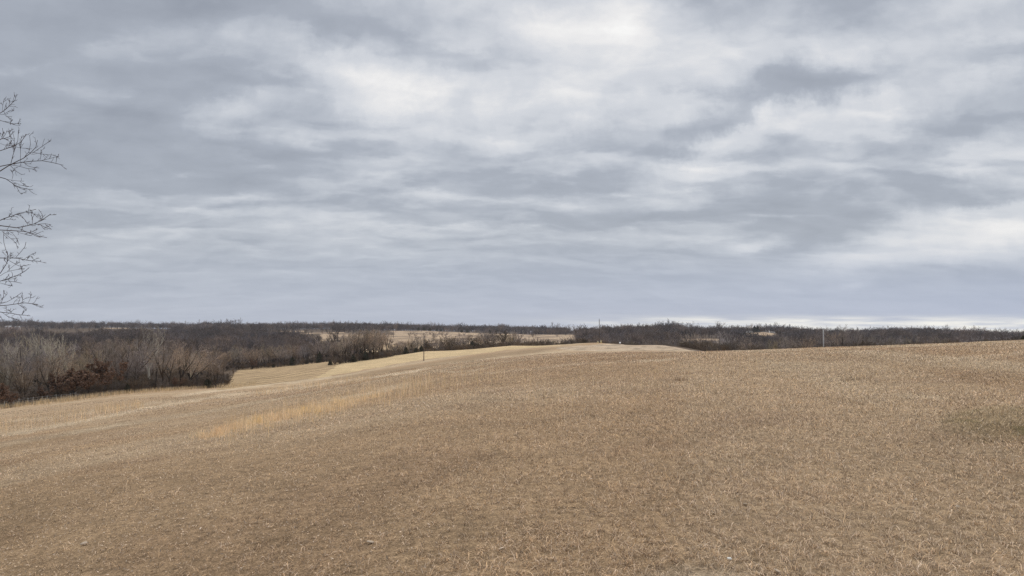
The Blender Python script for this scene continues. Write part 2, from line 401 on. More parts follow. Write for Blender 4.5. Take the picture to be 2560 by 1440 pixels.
M_CEDAR = m_blades('cedar_foliage', 0.45, 1.5, None, lin((92, 86, 66)), 0.15)
M_NEARBARK = m_bark('near_branch_bark', lin((70, 62, 60)), lin((92, 82, 78)), 6.0, 0.1, 0.4)

# ------------------------------------------------------------------ terrain mesh
def build_terrain():
    az = np.concatenate([np.arange(-180, -44, 4.0), np.arange(-44, 44, 0.15), np.arange(44, 180, 4.0)])
    az = radians(1) * az
    rr = np.concatenate([np.linspace(0.6, 4, 8)[:-1], np.geomspace(4, 420, 520), np.geomspace(424, 2800, 180)])
    A_, R_ = np.meshgrid(az, rr)
    x = (R_ * np.sin(A_)).ravel(); y = (R_ * np.cos(A_)).ravel()
    z = ground(x, y)
    nr, na = A_.shape
    col, rows = vegcol(x, y, z)
    V = np.stack([x, y, z], 1)
    i = np.arange(nr - 1)[:, None] * na; j = np.arange(na)[None, :]; j2 = (j + 1) % na
    q = np.stack([(i + j), (i + j2), (i + na + j2), (i + na + j)], -1).reshape(-1, 4)[:, ::-1]
    c = len(V); V = np.vstack([V, [[0, 0, float(ground(0, 0)[0])]]]); col = np.vstack([col, col[:1]]); rows = np.append(rows, 0)
    t = np.stack([np.full(na, c), j2.ravel(), j.ravel()], 1)
    me = new_mesh('terrain', V, [q, t], M_GROUND, True)
    a = me.attributes.new('veg', 'FLOAT_COLOR', 'POINT'); a.data.foreach_set('color', np.hstack([col, np.ones((len(col), 1))]).astype(np.float32).ravel())
    th = np.interp(np.hypot(V[:, 0], V[:, 1]), [10, 35, 110], [0.80, 0.88, 1.0]).astype(np.float32)
    tb = me.attributes.new('thatch', 'FLOAT', 'POINT'); tb.data.foreach_set('value', th)
    b = me.attributes.new('rows', 'FLOAT', 'POINT'); b.data.foreach_set('value', rows.astype(np.float32))
    o = link('terrain', me)
    tag(o, 'rolling dormant grass hillside with woodland floor and far pale fields', 'ground', kind='structure')
build_terrain()

# ------------------------------------------------------------------ ribbons and tubes in bulk
def tubes(P, R, k=3):
    """P (n,m,3) polylines, R (n,m) radii -> verts, quads"""
    P = np.asarray(P, float); R = np.asarray(R, float)
    nB, m, _ = P.shape
    T = P[:, -1] - P[:, 0]; T /= np.linalg.norm(T, axis=1, keepdims=True) + 1e-9
    ref = np.where(np.abs(T[:, 2:3]) > 0.9, [[1.0, 0, 0]], [[0, 0, 1.0]])
    U = np.cross(T, ref); U /= np.linalg.norm(U, axis=1, keepdims=True) + 1e-9
    Wv = np.cross(T, U)
    a = np.arange(k) * 2 * np.pi / k
    off = np.cos(a)[None, :, None] * U[:, None, :] + np.sin(a)[None, :, None] * Wv[:, None, :]
    V = P[:, :, None, :] + R[:, :, None, None] * off[:, None, :, :]
    idx = np.arange(nB * m * k).reshape(nB, m, k)
    q = np.stack([idx[:, :-1, :], np.roll(idx, -1, 2)[:, :-1, :], np.roll(idx, -1, 2)[:, 1:, :], idx[:, 1:, :]], -1).reshape(-1, 4)
    return V.reshape(-1, 3), q

def join_parts(parts):
    Vs, Qs, o = [], [], 0
    for V, q in parts:
        Vs.append(V); Qs.append(q + o); o += len(V)
    return np.vstack(Vs), np.vstack(Qs)

def bend(rng, p0, d, L, m, up, wob):
    pts = [p0]; d = d / np.linalg.norm(d); p = p0
    for i in range(m - 1):
        d = d + np.array([0, 0, up]) / (m - 1) + rng.normal(0, wob, 3) / math.sqrt(m)
        d = d / np.linalg.norm(d); p = p + d * L / (m - 1); pts.append(p)
    return np.array(pts), d

def side_dir(rng, t, ang):
    r = rng.normal(0, 1, 3); r -= t * r.dot(t); r /= np.linalg.norm(r)
    return t * math.cos(ang) + r * math.sin(ang)

def gen_tree(seed, H=12.0, fork=0.3, leaders=4, spread=0.45, sides=9, twigs=7, lets=3, w=1.0, stems=1, upk=0.5):
    """returns (trunk V,q), (crown V,q) of a leafless tree"""
    rng = np.random.default_rng(seed)
    big, br = {}, {}
    def add(store, pts, r0, r1):
        m = len(pts); store.setdefault(m, []).append((pts, np.linspace(r0, r1, m)))
    lead = []
    for s in range(stems):
        base = np.array([0, 0, -0.3]) + (rng.normal(0, 0.35, 3) * [1, 1, 0] if stems > 1 else 0)
        d = np.array([rng.normal(0, 0.06), rng.normal(0, 0.06), 1.0])
        if stems > 1: d = np.array([rng.normal(0, 0.38), rng.normal(0, 0.38), 1.0])
        r0 = 0.02 * H * (1 if stems == 1 else 0.45)
        tl = H * fork * rng.uniform(0.9, 1.1) + 0.3
        tp, td = bend(rng, base, d, tl, 5, 0.1, 0.06); add(big, tp, r0 * 1.15, r0 * 0.8)
        for i in range(leaders):
            a = 2 * np.pi * (i + rng.uniform(0, 0.7)) / leaders; tilt = rng.uniform(0.25, 1.0) * spread if i else 0.12
            dd = np.array([math.cos(a) * math.sin(tilt), math.sin(a) * math.sin(tilt), math.cos(tilt)])
            st = tp[-1] if i < 2 else tp[-2] * rng.uniform(0, 0.6) + tp[-1] * 0; st = tp[-1] if i < 2 else tp[-1] + (tp[-2] - tp[-1]) * rng.uniform(0, 1)
            L = (H - tl) * rng.uniform(0.78, 1.05) / max(0.75, math.cos(tilt * 0.7))
            lp, ld = bend(rng, st, dd, L, 7, 0.25, 0.16); rl = r0 * rng.uniform(0.42, 0.62)
            add(big, lp, rl, 0.016 * w); lead.append((lp, L, rl))
    for lp, L, rl in lead:
        for j in range(sides):
            t = (0.18 + 0.8 * (j + rng.uniform(0, 0.9)) / sides); t = min(t, 0.99)
            f = t * 6; k = min(int(f), 5); p = lp[k] + (lp[k + 1] - lp[k]) * (f - k); tn = lp[k + 1] - lp[k]; tn = tn / np.linalg.norm(tn)
            bl = L * rng.uniform(0.26, 0.46) * (1.1 - 0.62 * t)
            bp, bd = bend(rng, p, side_dir(rng, tn, rng.uniform(0.6, 1.1)), bl, 5, upk, 0.2)
            add(br, bp, max(rl * (1 - t) * 0.5, 0.026 * w), 0.011 * w)
            for q in range(twigs):
                u = 0.15 + 0.85 * (q + rng.uniform(0, 1)) / twigs; u = min(u, 0.99); f = u * 4; k = min(int(f), 3)
                p2 = bp[k] + (bp[k + 1] - bp[k]) * (f - k); tn = bp[k + 1] - bp[k]; tn = tn / np.linalg.norm(tn)
                tl2 = bl * rng.uniform(0.3, 0.6) * (1.1 - 0.5 * u)
                sp, sd = bend(rng, p2, side_dir(rng, tn, rng.uniform(0.4, 0.95)), tl2, 4, upk * 0.8, 0.22)
                add(br, sp, 0.015 * w, 0.007 * w)
                for e in range(lets):
                    v = rng.uniform(0.2, 1); f = v * 3; k = min(int(f), 2); p3 = sp[k] + (sp[k + 1] - sp[k]) * (f - k); tn = sp[k + 1] - sp[k]; tn = tn / np.linalg.norm(tn)
                    ep, _ = bend(rng, p3, side_dir(rng, tn, rng.uniform(0.4, 0.9)), tl2 * rng.uniform(0.35, 0.7), 3, upk * 0.7, 0.2)
                    add(br, ep, 0.010 * w, 0.006 * w)
    out = []
    for store, kk in ((big, 6), (br, 3)):
        out.append(join_parts([tubes(np.array([b[0] for b in l]), np.array([b[1] for b in l]), kk) for l in store.values()]))
    return out

def leaf_quads(rng, C, size, flat=0.5):
    """small quads with random attitude at points C"""
    m = len(C)
    a = rng.normal(0, 1, (m, 3)); a /= np.linalg.norm(a, axis=1, keepdims=True)
    b = np.cross(a, rng.normal(0, 1, (m, 3))); b /= np.linalg.norm(b, axis=1, keepdims=True)
    s = size * rng.uniform(0.6, 1.4, (m, 1))
    V = np.stack([C - a * s, C - b * s * flat, C + a * s, C + b * s * flat], 1).reshape(-1, 3)
    return V, np.arange(m * 4).reshape(-1, 4)

# ------------------------------------------------------------------ tree kinds: shared meshes
TREES = {}
def kind(key, crown_mat, trunk_mat=None, count=3, **kw):
    L = []
    for i in range(count):
        (tv, tq), (cv, cq) = gen_tree(hash_seed(key, i), **kw)
        L.append((new_mesh('trunk', tv, [tq], trunk_mat or M_BARK, True), new_mesh('crown', cv, [cq], crown_mat, False), kw.get('H', 12.0)))
    TREES[key] = L
def hash_seed(key, i): return sum(ord(ch) * (q + 3) for q, ch in enumerate(key)) * 7 + i * 101

kind('round', M_TWIG, count=4, H=12, fork=0.25, leaders=6, spread=0.95, sides=10, twigs=9, lets=4, w=1.05, upk=0.3)
kind('purple', M_TWIG_P, count=3, H=11, fork=0.22, leaders=5, spread=0.85, sides=10, twigs=9, lets=4, w=1.05, upk=0.4)
kind('dark', M_TWIG, M_BARK, count=3, H=13, fork=0.3, leaders=5, spread=1.0, sides=9, twigs=8, lets=3, w=1.3, upk=0.25)
kind('tan', M_TWIG_T, M_BARK, count=2, H=11, fork=0.25, leaders=5, spread=0.6, sides=10, twigs=8, lets=4, w=1.2, upk=0.8)
kind('pale', M_PALE, M_PALE, count=3, H=14, fork=0.34, leaders=5, spread=0.6, sides=8, twigs=5, lets=2, w=1.5, upk=0.9)
kind('slender', M_TWIG, count=3, H=12, fork=0.42, leaders=3, spread=0.4, sides=8, twigs=7, lets=3, w=1.2, upk=0.7)
kind('stems', M_TWIG, count=2, H=7, fork=0.5, leaders=2, spread=0.4, sides=7, twigs=6, lets=3, w=1.2, stems=7)
kind('scrub', M_BRUSH, M_BARK, count=3, H=6, fork=0.12, leaders=3, spread=0.7, sides=7, twigs=6, lets=3, w=1.4, stems=3, upk=0.6)

def kind_oak(count=3):
    L = []
    for i in range(count):
        (tv, tq), (cv, cq) = gen_tree(900 + i, H=7, fork=0.2, leaders=5, spread=0.95, sides=7, twigs=6, lets=2, w=1.2)
        rng = np.random.default_rng(70 + i)
        pick = cv[rng.integers(0, len(cv), 3600)]; pick = pick + rng.normal(0, 0.14, pick.shape)
        lv, lq = leaf_quads(rng, pick[pick[:, 2] > 0.7], 0.15, 0.6)
        L.append((new_mesh('trunk', tv, [tq], M_BARK, True), new_mesh('crown', cv, [cq], M_TWIG), new_mesh('foliage', lv, [lq], M_RUST), 7.0))
    TREES['oak'] = L
kind_oak()
def kind_cedar(count=3):
    L = []
    for i in range(count):
        rng = np.random.default_rng(40 + i); H = 5.0
        t = rng.uniform(0.03, 1, 5200) ** 0.9
        ph = rng.uniform(0, 2 * np.pi, len(t))
        lump = 0.72 + 0.3 * np.sin(ph * 2 + i * 2 + t * 7) + 0.22 * np.sin(ph * 5 + t * 19 + i)
        rad = 1.55 * np.clip((1 - t ** 1.7) ** 0.8, 0.02, 1) * np.minimum(1, 0.7 + t * 3) * lump * rng.uniform(0.35, 1.05, len(t)) ** 0.6
        C = np.stack([rad * np.cos(ph), rad * np.sin(ph), t * H + rad * 0.25 * rng.uniform(-1, 1, len(t))], 1)
        v, q = leaf_quads(rng, C, 0.15, 0.45)
        tv, tq = tubes(np.array([[[0, 0, -0.2], [0.05, 0, 1.5], [0, 0.03, 4.6]]]), np.array([[0.13, 0.1, 0.02]]), 6)
        L.append((new_mesh('trunk', tv, [tq], M_BARK, True), new_mesh('crown', v, [q], M_CEDAR), H))
    TREES['cedar'] = L
kind_cedar()

NAMES = {'round': 'bare_tree', 'purple': 'bare_tree', 'dark': 'bare_tree', 'tan': 'bare_tree', 'pale': 'pale_barked_tree', 'slender': 'bare_tree',
         'stems': 'multi_stemmed_tree', 'scrub': 'bare_shrub', 'oak': 'oak_sapling', 'cedar': 'cedar_tree'}
CATS = {'pale': 'tree', 'scrub': 'shrub'}
LOOK = {'round': 'round-crowned grey-brown bare tree', 'purple': 'purplish grey bare tree', 'dark': 'wide dark-limbed bare tree', 'tan': 'tan-twigged bare tree',
        'pale': 'pale-barked bare tree', 'slender': 'slender upright bare tree', 'stems': 'many-stemmed bare tree', 'scrub': 'low brown bare shrub',
        'oak': 'rust-leaved oak sapling', 'cedar': 'dark green cedar'}
PLANTED = []
def plant(key, px, d, H, where, rz=None, wide=1.0, label=None, group=None, tilt=(0, 0)):
    var = random.randrange(len(TREES[key])); T = TREES[key][var]
    x, y, z = at(px, d)
    s = H / T[-1]
    r = empty(NAMES[key], (x, y, z - 0.05), random.uniform(0, 6.28) if rz is None else rz, (s * wide, s * wide, s))
    r.rotation_euler = (tilt[0], tilt[1], r.rotation_euler[2])
    for me in T[:-1]:
        link(me.name.split('.')[0], me, r)
    r['category'] = CATS.get(key, 'tree')
    PLANTED.append([r, key, px, d, where, label, group])
    return r

# ---- the wood at the foot of the slope on the left
EDGE_X = [-200, 0, 150, 300, 420, 560, 640]; EDGE_D = [120, 132, 140, 158, 172, 196, 240]
def edge_d(px): return float(np.interp(px, EDGE_X, EDGE_D))
R = random.Random(3)
def front(px, off, H, key, **kw): return plant(key, px, edge_d(px) + off, H, 'in the front row of the left wood', **kw)
for px, off, H, key in [(-60, 5, 11, 'round'), (14, 6, 7.5, 'tan'), (52, 9, 8, 'round'), (66, 3, 6.5, 'dark'), (98, 10, 9, 'round'), (128, 6, 9.5, 'dark'), (166, 12, 9, 'round'),
                        (205, 12, 8.5, 'tan'), (262, 16, 10, 'round'), (305, 9, 9.0, 'purple'), (338, 6, 8, 'purple'), (352, 16, 11, 'purple'), (392, 8, 9.5, 'slender'), (424, 9, 10.5, 'round'), (455, 10, 10, 'slender'),
                        (476, 8, 11, 'round'), (497, 12, 9.5, 'tan'), (520, 18, 10, 'purple')]:
    front(px, off, H, key)
plant('stems', 553, 191, 7.0, '', label='many-stemmed bare tree leaning out over the stubble at the wood corner')
plant('stems', 538, 193, 7.0, '', label='many-stemmed bare tree beside the low cedar at the wood corner')
plant('cedar', 522, 188, 2.4, '', wide=2.0, label='low spreading dark cedar at the corner of the left wood')
plant('cedar', 323, 160, 2.2, '', label='small lone dark cedar at the front edge of the left wood')
for px, d, H, w, lab in [(150, 141, 5.2, 1.2, 'leftmost rust-leaved oak sapling of the oak row at the left wood edge'), (188, 144, 5.8, 1.3, 'broad rust-leaved oak sapling with golden-brown leaves at the left wood edge'),
                         (226, 150, 5.6, 1.25, 'rust-leaved oak sapling in the middle of the row of oaks at the left wood'), (264, 156, 7.6, 1.05, 'tallest rust-leaved oak sapling, right end of the oak row in the left wood'),
                         (6, 131, 4.5, 1.1, 'rust-leaved oak sapling at the very left edge of the picture'), (34, 128, 2.6, 1.3, 'low rust-leaved oak sapling behind the wire fence at far left'),
                         (112, 138, 3.0, 1.3, 'low reddish oak sapling by the dark leaning trunk at far left'), (440, 178, 3.0, 1.2, 'small reddish oak sapling low at the edge of the left wood')]:
    plant('oak', px, d, H, '', wide=w, label=lab)
for px, d, H, lab in [(28, 175, 13.0, 'pale-barked bare tree leaning left in the left wood, nearest the picture edge'), (62, 185, 14.5, 'pale forked tree second from the left in the left wood'), (92, 180, 14, 'pale-barked tree with a white upright limb in the left wood'),
                      (138, 172, 13.5, 'broad pale tan tree with fanned upright limbs in the left wood'), (172, 178, 12.5, 'pale tan tree with limbs sweeping right in the left wood'), (120, 195, 13.5, 'pale tree behind the fan-limbed tree in the left wood'),
                      (480, 205, 10, 'pale slanting trunk near the right end of the left wood')]:
    plant('pale', px, d, H, '', label=lab)
plant('dark', 318, 190, 14.5, '', label='tall dark-limbed tree whose twigs rise above the skyline, left of the pair')
plant('dark', 348, 196, 15.5, '', label='tallest dark-limbed tree of the left wood, breaking the skyline')
plant('pale', 378, 205, 16.5, '', label='tall pale-twigged tree poking above the skyline in the left wood')
plant('dark', 270, 185, 13, '', label='dark-limbed spreading tree left of the tall skyline trees')
plant('dark', 415, 178, 12.5, '', label='dark tree with a long slanting bough in the middle of the left wood', tilt=(0.1, 0.35))
plant('dark', 455, 185, 11.5, '', label='dark-limbed tree right of the slanting bough in the left wood')
cand = 0
while cand < 66:
    px = R.uniform(-150, 560); d = edge_d(px) + R.uniform(24, 150)
    key = R.choice(['round', 'round', 'purple', 'purple', 'tan', 'dark', 'slender'])
    plant(key, px, d, R.uniform(9, 12.5), 'deep inside the left wood', wide=R.uniform(0.95, 1.25)); cand += 1

# ---- trees along the top of the stubble field and in the wood behind it
for px in np.arange(560, 850, 9.5):
    px = float(px + R.uniform(-4, 4)); d = np.interp(px, [560, 640, 720, 850], [330, 345, 352, 358]) + R.uniform(4, 22)
    plant(R.choice(['round', 'purple', 'purple', 'round', 'slender', 'tan']), px, float(d), R.uniform(8.5, 11.5), 'above the stubble field', wide=1.15)
for px, d, H, w, lab in [(732, 356, 4.2, 1.5, 'broad dark cedar at the top edge of the stubble field'), (800, 356, 5.6, 0.8, 'tall narrow cedar with two dark tiers above the stubble field'),
                         (797, 352, 2.8, 1.8, 'bushy cedar at the foot of the tall narrow cedar'), (768, 360, 3.0, 1.0, 'small cedar between the broad one and the tall narrow one'),
                         (685, 352, 1.8, 1.4, 'low cedar on the stubble field edge, leftmost of the row')]:
    plant('cedar', px, d, H, '', wide=w, label=lab)
plant('oak', 632, 345, 5.0, '', wide=1.0, label='red-brown oak sapling at the top edge of the stubble field')

# ---- clump at the end of the golden strip
for px, d, H, key, lab in [(866, 292, 13.5, 'dark', 'large bare tree with a leaning forked trunk at the left of the field clump'), (884, 296, 12.0, 'slender', None), (858, 300, 11, 'tan', None),
                           (900, 300, 12, 'round', None), (916, 297, 11.5, 'slender', None), (905, 306, 11.5, 'purple', None), (932, 303, 13.5, 'dark', 'tall dark bare tree rising over the middle of the field clump'),
                           (946, 306, 11, 'round', None), (956, 309, 10.5, 'slender', None), (940, 312, 11, 'tan', None), (967, 309, 9, 'slender', None), (850, 294, 8.5, 'round', None), (872, 298, 11.5, 'purple', None), (892, 302, 12, 'tan', None), (910, 301, 12, 'round', None), (926, 305, 12, 'tan', None), (950, 311, 11.5, 'purple', None), (838, 296, 6.5, 'scrub', None), (936, 300, 10, 'round', None), (876, 304, 11.5, 'round', None), (922, 310, 11.5, 'round', None)]:
    plant(key, px, d, H, 'in the field clump', label=lab)
plant('slender', 968, 306, 10.5, '', label='thin leaning bare tree at the right end of the field clump', tilt=(0, 0.18))
for px, d, H, w, lab in [(827, 287, 2.6, 1.4, 'round dark cedar at the left foot of the field clump'), (884, 290, 3.2, 1.5, 'dark cedar under the left trees of the field clump'), (915, 296, 3.4, 1.6, 'dark cedar under the right trees of the field clump'),
                         (1015, 340, 3.4, 1.6, 'dark cedar in the hedgerow left of the wooden pole'), (1040, 344, 2.8, 1.7, 'dark cedar in the hedgerow just left of the wooden pole'), (1054, 346, 3.6, 1.2, 'dark cedar in the hedgerow close behind the wooden pole'),
                         (1123, 356, 3.6, 1.1, 'pointed dark cedar in the hedgerow right of the wooden pole'), (1180, 362, 3.8, 1.8, 'broad dark cedar halfway along the hedgerow'), (1196, 364, 2.6, 1.7, 'low dark cedar beside the broad hedgerow cedar')]:
    plant('cedar', px, d, H, '', wide=w, label=lab)
# two open trees standing on the far fields behind the clump
plant('round', 935, 640, 16, '', label='large round bare tree standing behind the field clump, left of two')
plant('round', 952, 655, 15, '', label='large round bare tree standing behind the field clump, right of two')
# ---- hedgerow behind the crest of the ridge
for i in range(56):
    px = 975 + i * 7.6 + R.uniform(-5, 5); d = np.interp(px, [975, 1200, 1400], [352, 372, 378]) + R.uniform(0, 30)
    H = R.uniform(6, 9.5) if px < 1200 else R.uniform(7.5, 11)
    if px > 1300: H = R.uniform(4, 6.5)
    plant(R.choice(['round', 'purple', 'tan', 'slender', 'scrub']), px, float(d), H, 'in the hedgerow', wide=1.15)
for i, (px, d, H) in enumerate([(1140, 480, 10.5), (1160, 640, 8), (1172, 660, 9), (1135, 650, 7), (1112, 470, 8.5), (1085, 500, 8), (1068, 470, 8), (1032, 520, 7), (1190, 470, 8.5), (1000, 560, 7), (1015, 610, 6), (1052, 590, 6.5), (1100, 560, 6), (1125, 700, 6), (1215, 520, 7), (1235, 610, 6.5), (1265, 560, 7), (1290, 700, 6.5), (1320, 560, 6)]):
    plant(R.choice(['round', 'purple', 'tan']), px, d, H, 'on the slope beyond the hedgerow', wide=1.1)

# ---- valley trees beyond the right-hand crest
for i in range(58):
    px = 1440 + i * 20 + R.uniform(-9, 9)
    d0 = np.interp(px, [1440, 1640, 1830, 2060, 2600], [385, 360, 285, 262, 285])
    topy = np.interp(px, [1440, 1600, 1700, 1800, 1900, 2050, 2200, 2330, 2560], [846, 845, 846, 846, 846, 842, 842, 845, 842]) + R.uniform(-4, 8)
    d = float(d0 + R.uniform(0, 70)); x, y, z = at(px, d); _, _, zt = world(px, topy, d)
    H = max(5.0, min(zt - z, 15))
    plant(R.choice(['round', 'purple', 'tan', 'purple', 'scrub', 'round']), px, d, H, 'beyond the right-hand crest', wide=1.3 if H < 9 else 1.1)
for px, d, ty, key, lab in [(2102, 268, 815, 'dark', 'large dark bare tree with fanned limbs right of the white pole'), (2086, 272, 824, 'dark', 'dark bare tree touching the left of the large fan-limbed tree'),
                            (2126, 276, 822, 'purple', 'dark bare tree touching the right of the large fan-limbed tree'), (2020, 274, 838, 'dark', 'low forked dark tree left of the white pole'), (2148, 280, 828, 'round', 'second bare tree right of the large fan-limbed tree'),
                            (1798, 300, 829, 'purple', 'pale purplish vase-shaped tree over the dip in the field'), (1814, 310, 838, 'purple', 'purplish tree just right of the vase-shaped one over the dip')]:
    x, y, z = at(px, d); zt = world(px, ty, d)[2]
    plant(key, px, d, float(zt - z), '', label=lab, wide=0.95)
for px, d, H in [(2557, 150, 2.0)]:
    plant('cedar', px, d, H, '', wide=1.3, label='dark cedar behind the crest at the right edge of the picture')
# skyline singles
for px, d, H, lab in [(1799, 1085, 19, 'tall round bare tree standing above the right-hand skyline'), (1877, 1010, 13, 'bare tree on the skyline above the small hillside clearing, left of two'), (1896, 1015, 12, 'dark bare tree on the skyline above the small hillside clearing, right of two'), (2436, 1120, 20, 'bare tree rising above the skyline at far right')]:
    plant('round', px, d, H, '', label=lab)
for px, d in [(1092, 1292), (1103, 1292), (1075, 1294), (1154, 1262), (1168, 1255), (1225, 1210), (1046, 1296), (1060, 1296)]:
    plant('cedar', px, d, R.uniform(5, 8), 'along the top of the far pale field', wide=1.5)
for px in (129, 133, 137, 240, 246):
    plant('cedar', px, 1610, R.uniform(9, 12), 'on the far ridge at left', wide=1.0)
for px, lab in ((1886, 'dark cedar above the small hillside clearing, left of two'), (1894, 'dark cedar above the small hillside clearing, right of two')):
    plant('cedar', px, 1000, 9, '', wide=1.2, label=lab)

ORD = ['first', 'second', 'third', 'fourth', 'fifth', 'sixth', 'seventh', 'eighth', 'ninth', 'tenth', 'eleventh', 'twelfth', 'thirteenth', 'fourteenth', 'fifteenth', 'sixteenth', 'seventeenth', 'eighteenth', 'nineteenth', 'twentieth']
def label_all():
    sets = {}
    for rec in PLANTED:
        if rec[5]: tag(rec[0], rec[5]); continue
        sets.setdefault((rec[1], rec[4]), []).append(rec)
    for (key, where), l in sets.items():
        l.sort(key=lambda q: q[2])
        for i, rec in enumerate(l):
            if where.startswith('deep'): t = f"{LOOK[key]} {where}, {ORD[i] if i < 20 else 'last'} from left"
            elif len(l) == 1: t = f"only {LOOK[key]} {where}"
            else: t = f"{LOOK[key]} {where}, {ORD[i] if i < 20 else 'last'} from left"
            tag(rec[0], t)
    for rec in PLANTED:
        w = rec[4] or 'single trees of the wood edges'
        tag(rec[0], group=('trees ' + w) if rec[4] else None)
label_all()

# ------------------------------------------------------------------ far woods and brush: one object each, scattered with geometry nodes
def scatter_group():
    g = bpy.data.node_groups.new('scatter', 'GeometryNodeTree')
    g.interface.new_socket('Geometry', in_out='INPUT', socket_type='NodeSocketGeometry')
    g.interface.new_socket('Collection', in_out='INPUT', socket_type='NodeSocketCollection')
    g.interface.new_socket('Geometry', in_out='OUTPUT', socket_type='NodeSocketGeometry')
    gi = g.nodes.new('NodeGroupInput'); go = g.nodes.new('NodeGroupOutput')
    ip = g.nodes.new('GeometryNodeInstanceOnPoints'); ci = g.nodes.new('GeometryNodeCollectionInfo')
    ci.inputs['Separate Children'].default_value = True; ci.inputs['Reset Children'].default_value = True
    ip.inputs['Pick Instance'].default_value = True
    def named(nm, ty='FLOAT'):
        q = g.nodes.new('GeometryNodeInputNamedAttribute'); q.data_type = ty; q.inputs[0].default_value = nm; return q
    sc = named('sc', 'FLOAT_VECTOR'); rot = named('rot', 'FLOAT_VECTOR')
    L = g.links
    L.new(gi.outputs[0], ip.inputs['Points']); L.new(gi.outputs[1], ci.inputs[0]); L.new(ci.outputs[0], ip.inputs['Instance'])
    L.new(rot.outputs[0], ip.inputs['Rotation']); L.new(sc.outputs[0], ip.inputs['Scale'])
    L.new(ip.outputs[0], go.inputs[0])
    return g
SCATTER = scatter_group()

def proto_collection(name, meshes):
    c = bpy.data.collections.new(name)
    for me in meshes:
        o = bpy.data.objects.new(me.name, me); c.objects.link(o)
    return c

def scatter(name, pts, sc, rng, coll, label, cat):
    me = bpy.data.meshes.new(name); me.vertices.add(len(pts)); me.vertices.foreach_set('co', np.asarray(pts, np.float32).ravel())
    a = me.attributes.new('sc', 'FLOAT_VECTOR', 'POINT'); a.data.foreach_set('vector', np.asarray(sc, np.float32).ravel())
    rot = np.zeros((len(pts), 3), np.float32); rot[:, 2] = rng.uniform(0, 6.28, len(pts))
    b = me.attributes.new('rot', 'FLOAT_VECTOR', 'POINT'); b.data.foreach_set('vector', rot.ravel())
    o = link(name, me); m = o.modifiers.new('scatter', 'NODES'); m.node_group = SCATTER
    for it in SCATTER.interface.items_tree:
        if it.name == 'Collection': m[it.identifier] = coll
    tag(o, label, cat, kind='stuff')
    return o

FAR_MESHES = []
for i in range(6):
    (tv, tq), (cv, cq) = gen_tree(3000 + i, H=12, fork=0.25, leaders=5, spread=0.85, sides=8, twigs=7, lets=2, w=2.2, upk=0.6)
    V, q = join_parts([(tv, tq), (cv, cq)]); FAR_MESHES.append(new_mesh('far_tree', V, [q], M_FARTWIG))
C_FARW = proto_collection('far_tree_kinds', FAR_MESHES)
BR_MESHES = []
for i in range(5):
    (tv, tq), (cv, cq) = gen_tree(5000 + i, H=3.0, fork=0.1, leaders=4, spread=0.9, sides=6, twigs=5, lets=2, w=1.3, stems=3, upk=0.5)
    V, q = join_parts([(tv, tq), (cv, cq)]); BR_MESHES.append(new_mesh('brush_bush', V, [q], M_BRUSH))
C_BRUSH = proto_collection('brush_kinds', BR_MESHES)

def region(rng, px0, px1, dlo, dhi, area, keep=None):
    """random points between photo columns px0..px1 and distance curves dlo..dhi, one per `area` square metres"""
    f = lambda c, p: np.interp(p, *c) if isinstance(c, tuple) else np.full(len(p), c)
    a0, a1 = ray(px0, HOR)[0], ray(px1, HOR)[0]
    dm = max(dhi[1]) if isinstance(dhi, tuple) else dhi
    nmax = int((a1 - a0) * dm * dm / 2 / area * 1.0)
    d = dm * np.sqrt(rng.uniform(0, 1, nmax)); px = 1280 + F * CP * rng.uniform(a0, a1, nmax)
    px = np.interp(d * 0 + px, [px0 - 1, px1 + 1], [px0 - 1, px1 + 1])
    ok = (d > f(dlo, px)) & (d < f(dhi, px))
    fld = np.zeros(nmax, bool)
    for x0, x1, d0, d1 in FIELDS + (CLEAR if FIELDS else []): fld |= (px > x0) & (px < x1) & (d > d0) & (d < d1)
    ok &= ~fld
    if keep is not None: ok &= keep(px, d)
    px, d = px[ok], d[ok]
    x = np.array(ray(px, HOR)[0]) * d
    return px, x, d, ground(x, d)

rg = np.random.default_rng(77)
def far_wood(name, label, px0, px1, dlo, dhi, area, h0, h1, cat='wood', keep=None):
    px, x, y, z = region(rg, px0, px1, dlo, dhi, area, keep)
    h = rg.uniform(h0, h1, len(px)) * (0.5 + 1.0 * fbm(x / 60, y / 60, 7, 2))
    tall = rg.uniform(0, 1, len(px)) > 0.9; h[tall] *= rg.uniform(1.1, 1.4, int(tall.sum())); h *= rg.uniform(0.8, 1.12, len(px)) * np.interp(y, [300, 700], [0.8, 1.0])
    s = h / 12.0; w = s * rg.uniform(1.0, 1.4, len(px))
    scatter(name, np.stack([x, y, z - 0.2], 1), np.stack([w, w, s], 1), rg, C_FARW, label, cat)
    return len(px)
cnt = []
cnt.append(far_wood('hillside_woodland', 'dark bare woodland covering the far hillside at right', 1290, 2760,
     ([1290, 1440, 1640, 1830, 2560], [1330, 470, 430, 370, 370]), ([1290, 1400, 1500, 2760], [2000, 1500, 1250, 1250]), 100, 8, 11.5))
cnt.append(far_wood('ridge_woodland', 'dark bare woodland along the far ridge on the left horizon', -150, 1420,
     ([-150, 0, 180, 230, 420, 450, 560, 600, 790, 1010, 1300, 1420], [1400, 1400, 1400, 1540, 1540, 1340, 1340, 1340, 1340, 1320, 1330, 1300]), 2150, 220, 10, 14))
cnt.append(far_wood('valley_woodland', 'grey bare woodland filling the valley behind the stubble field', 520, 900,
     ([520, 600, 850, 900], [300, 350, 362, 370]), ([520, 600, 680, 740, 780, 820, 860, 900], [1150, 1120, 960, 800, 640, 530, 470, 420]), 80, 9, 13))
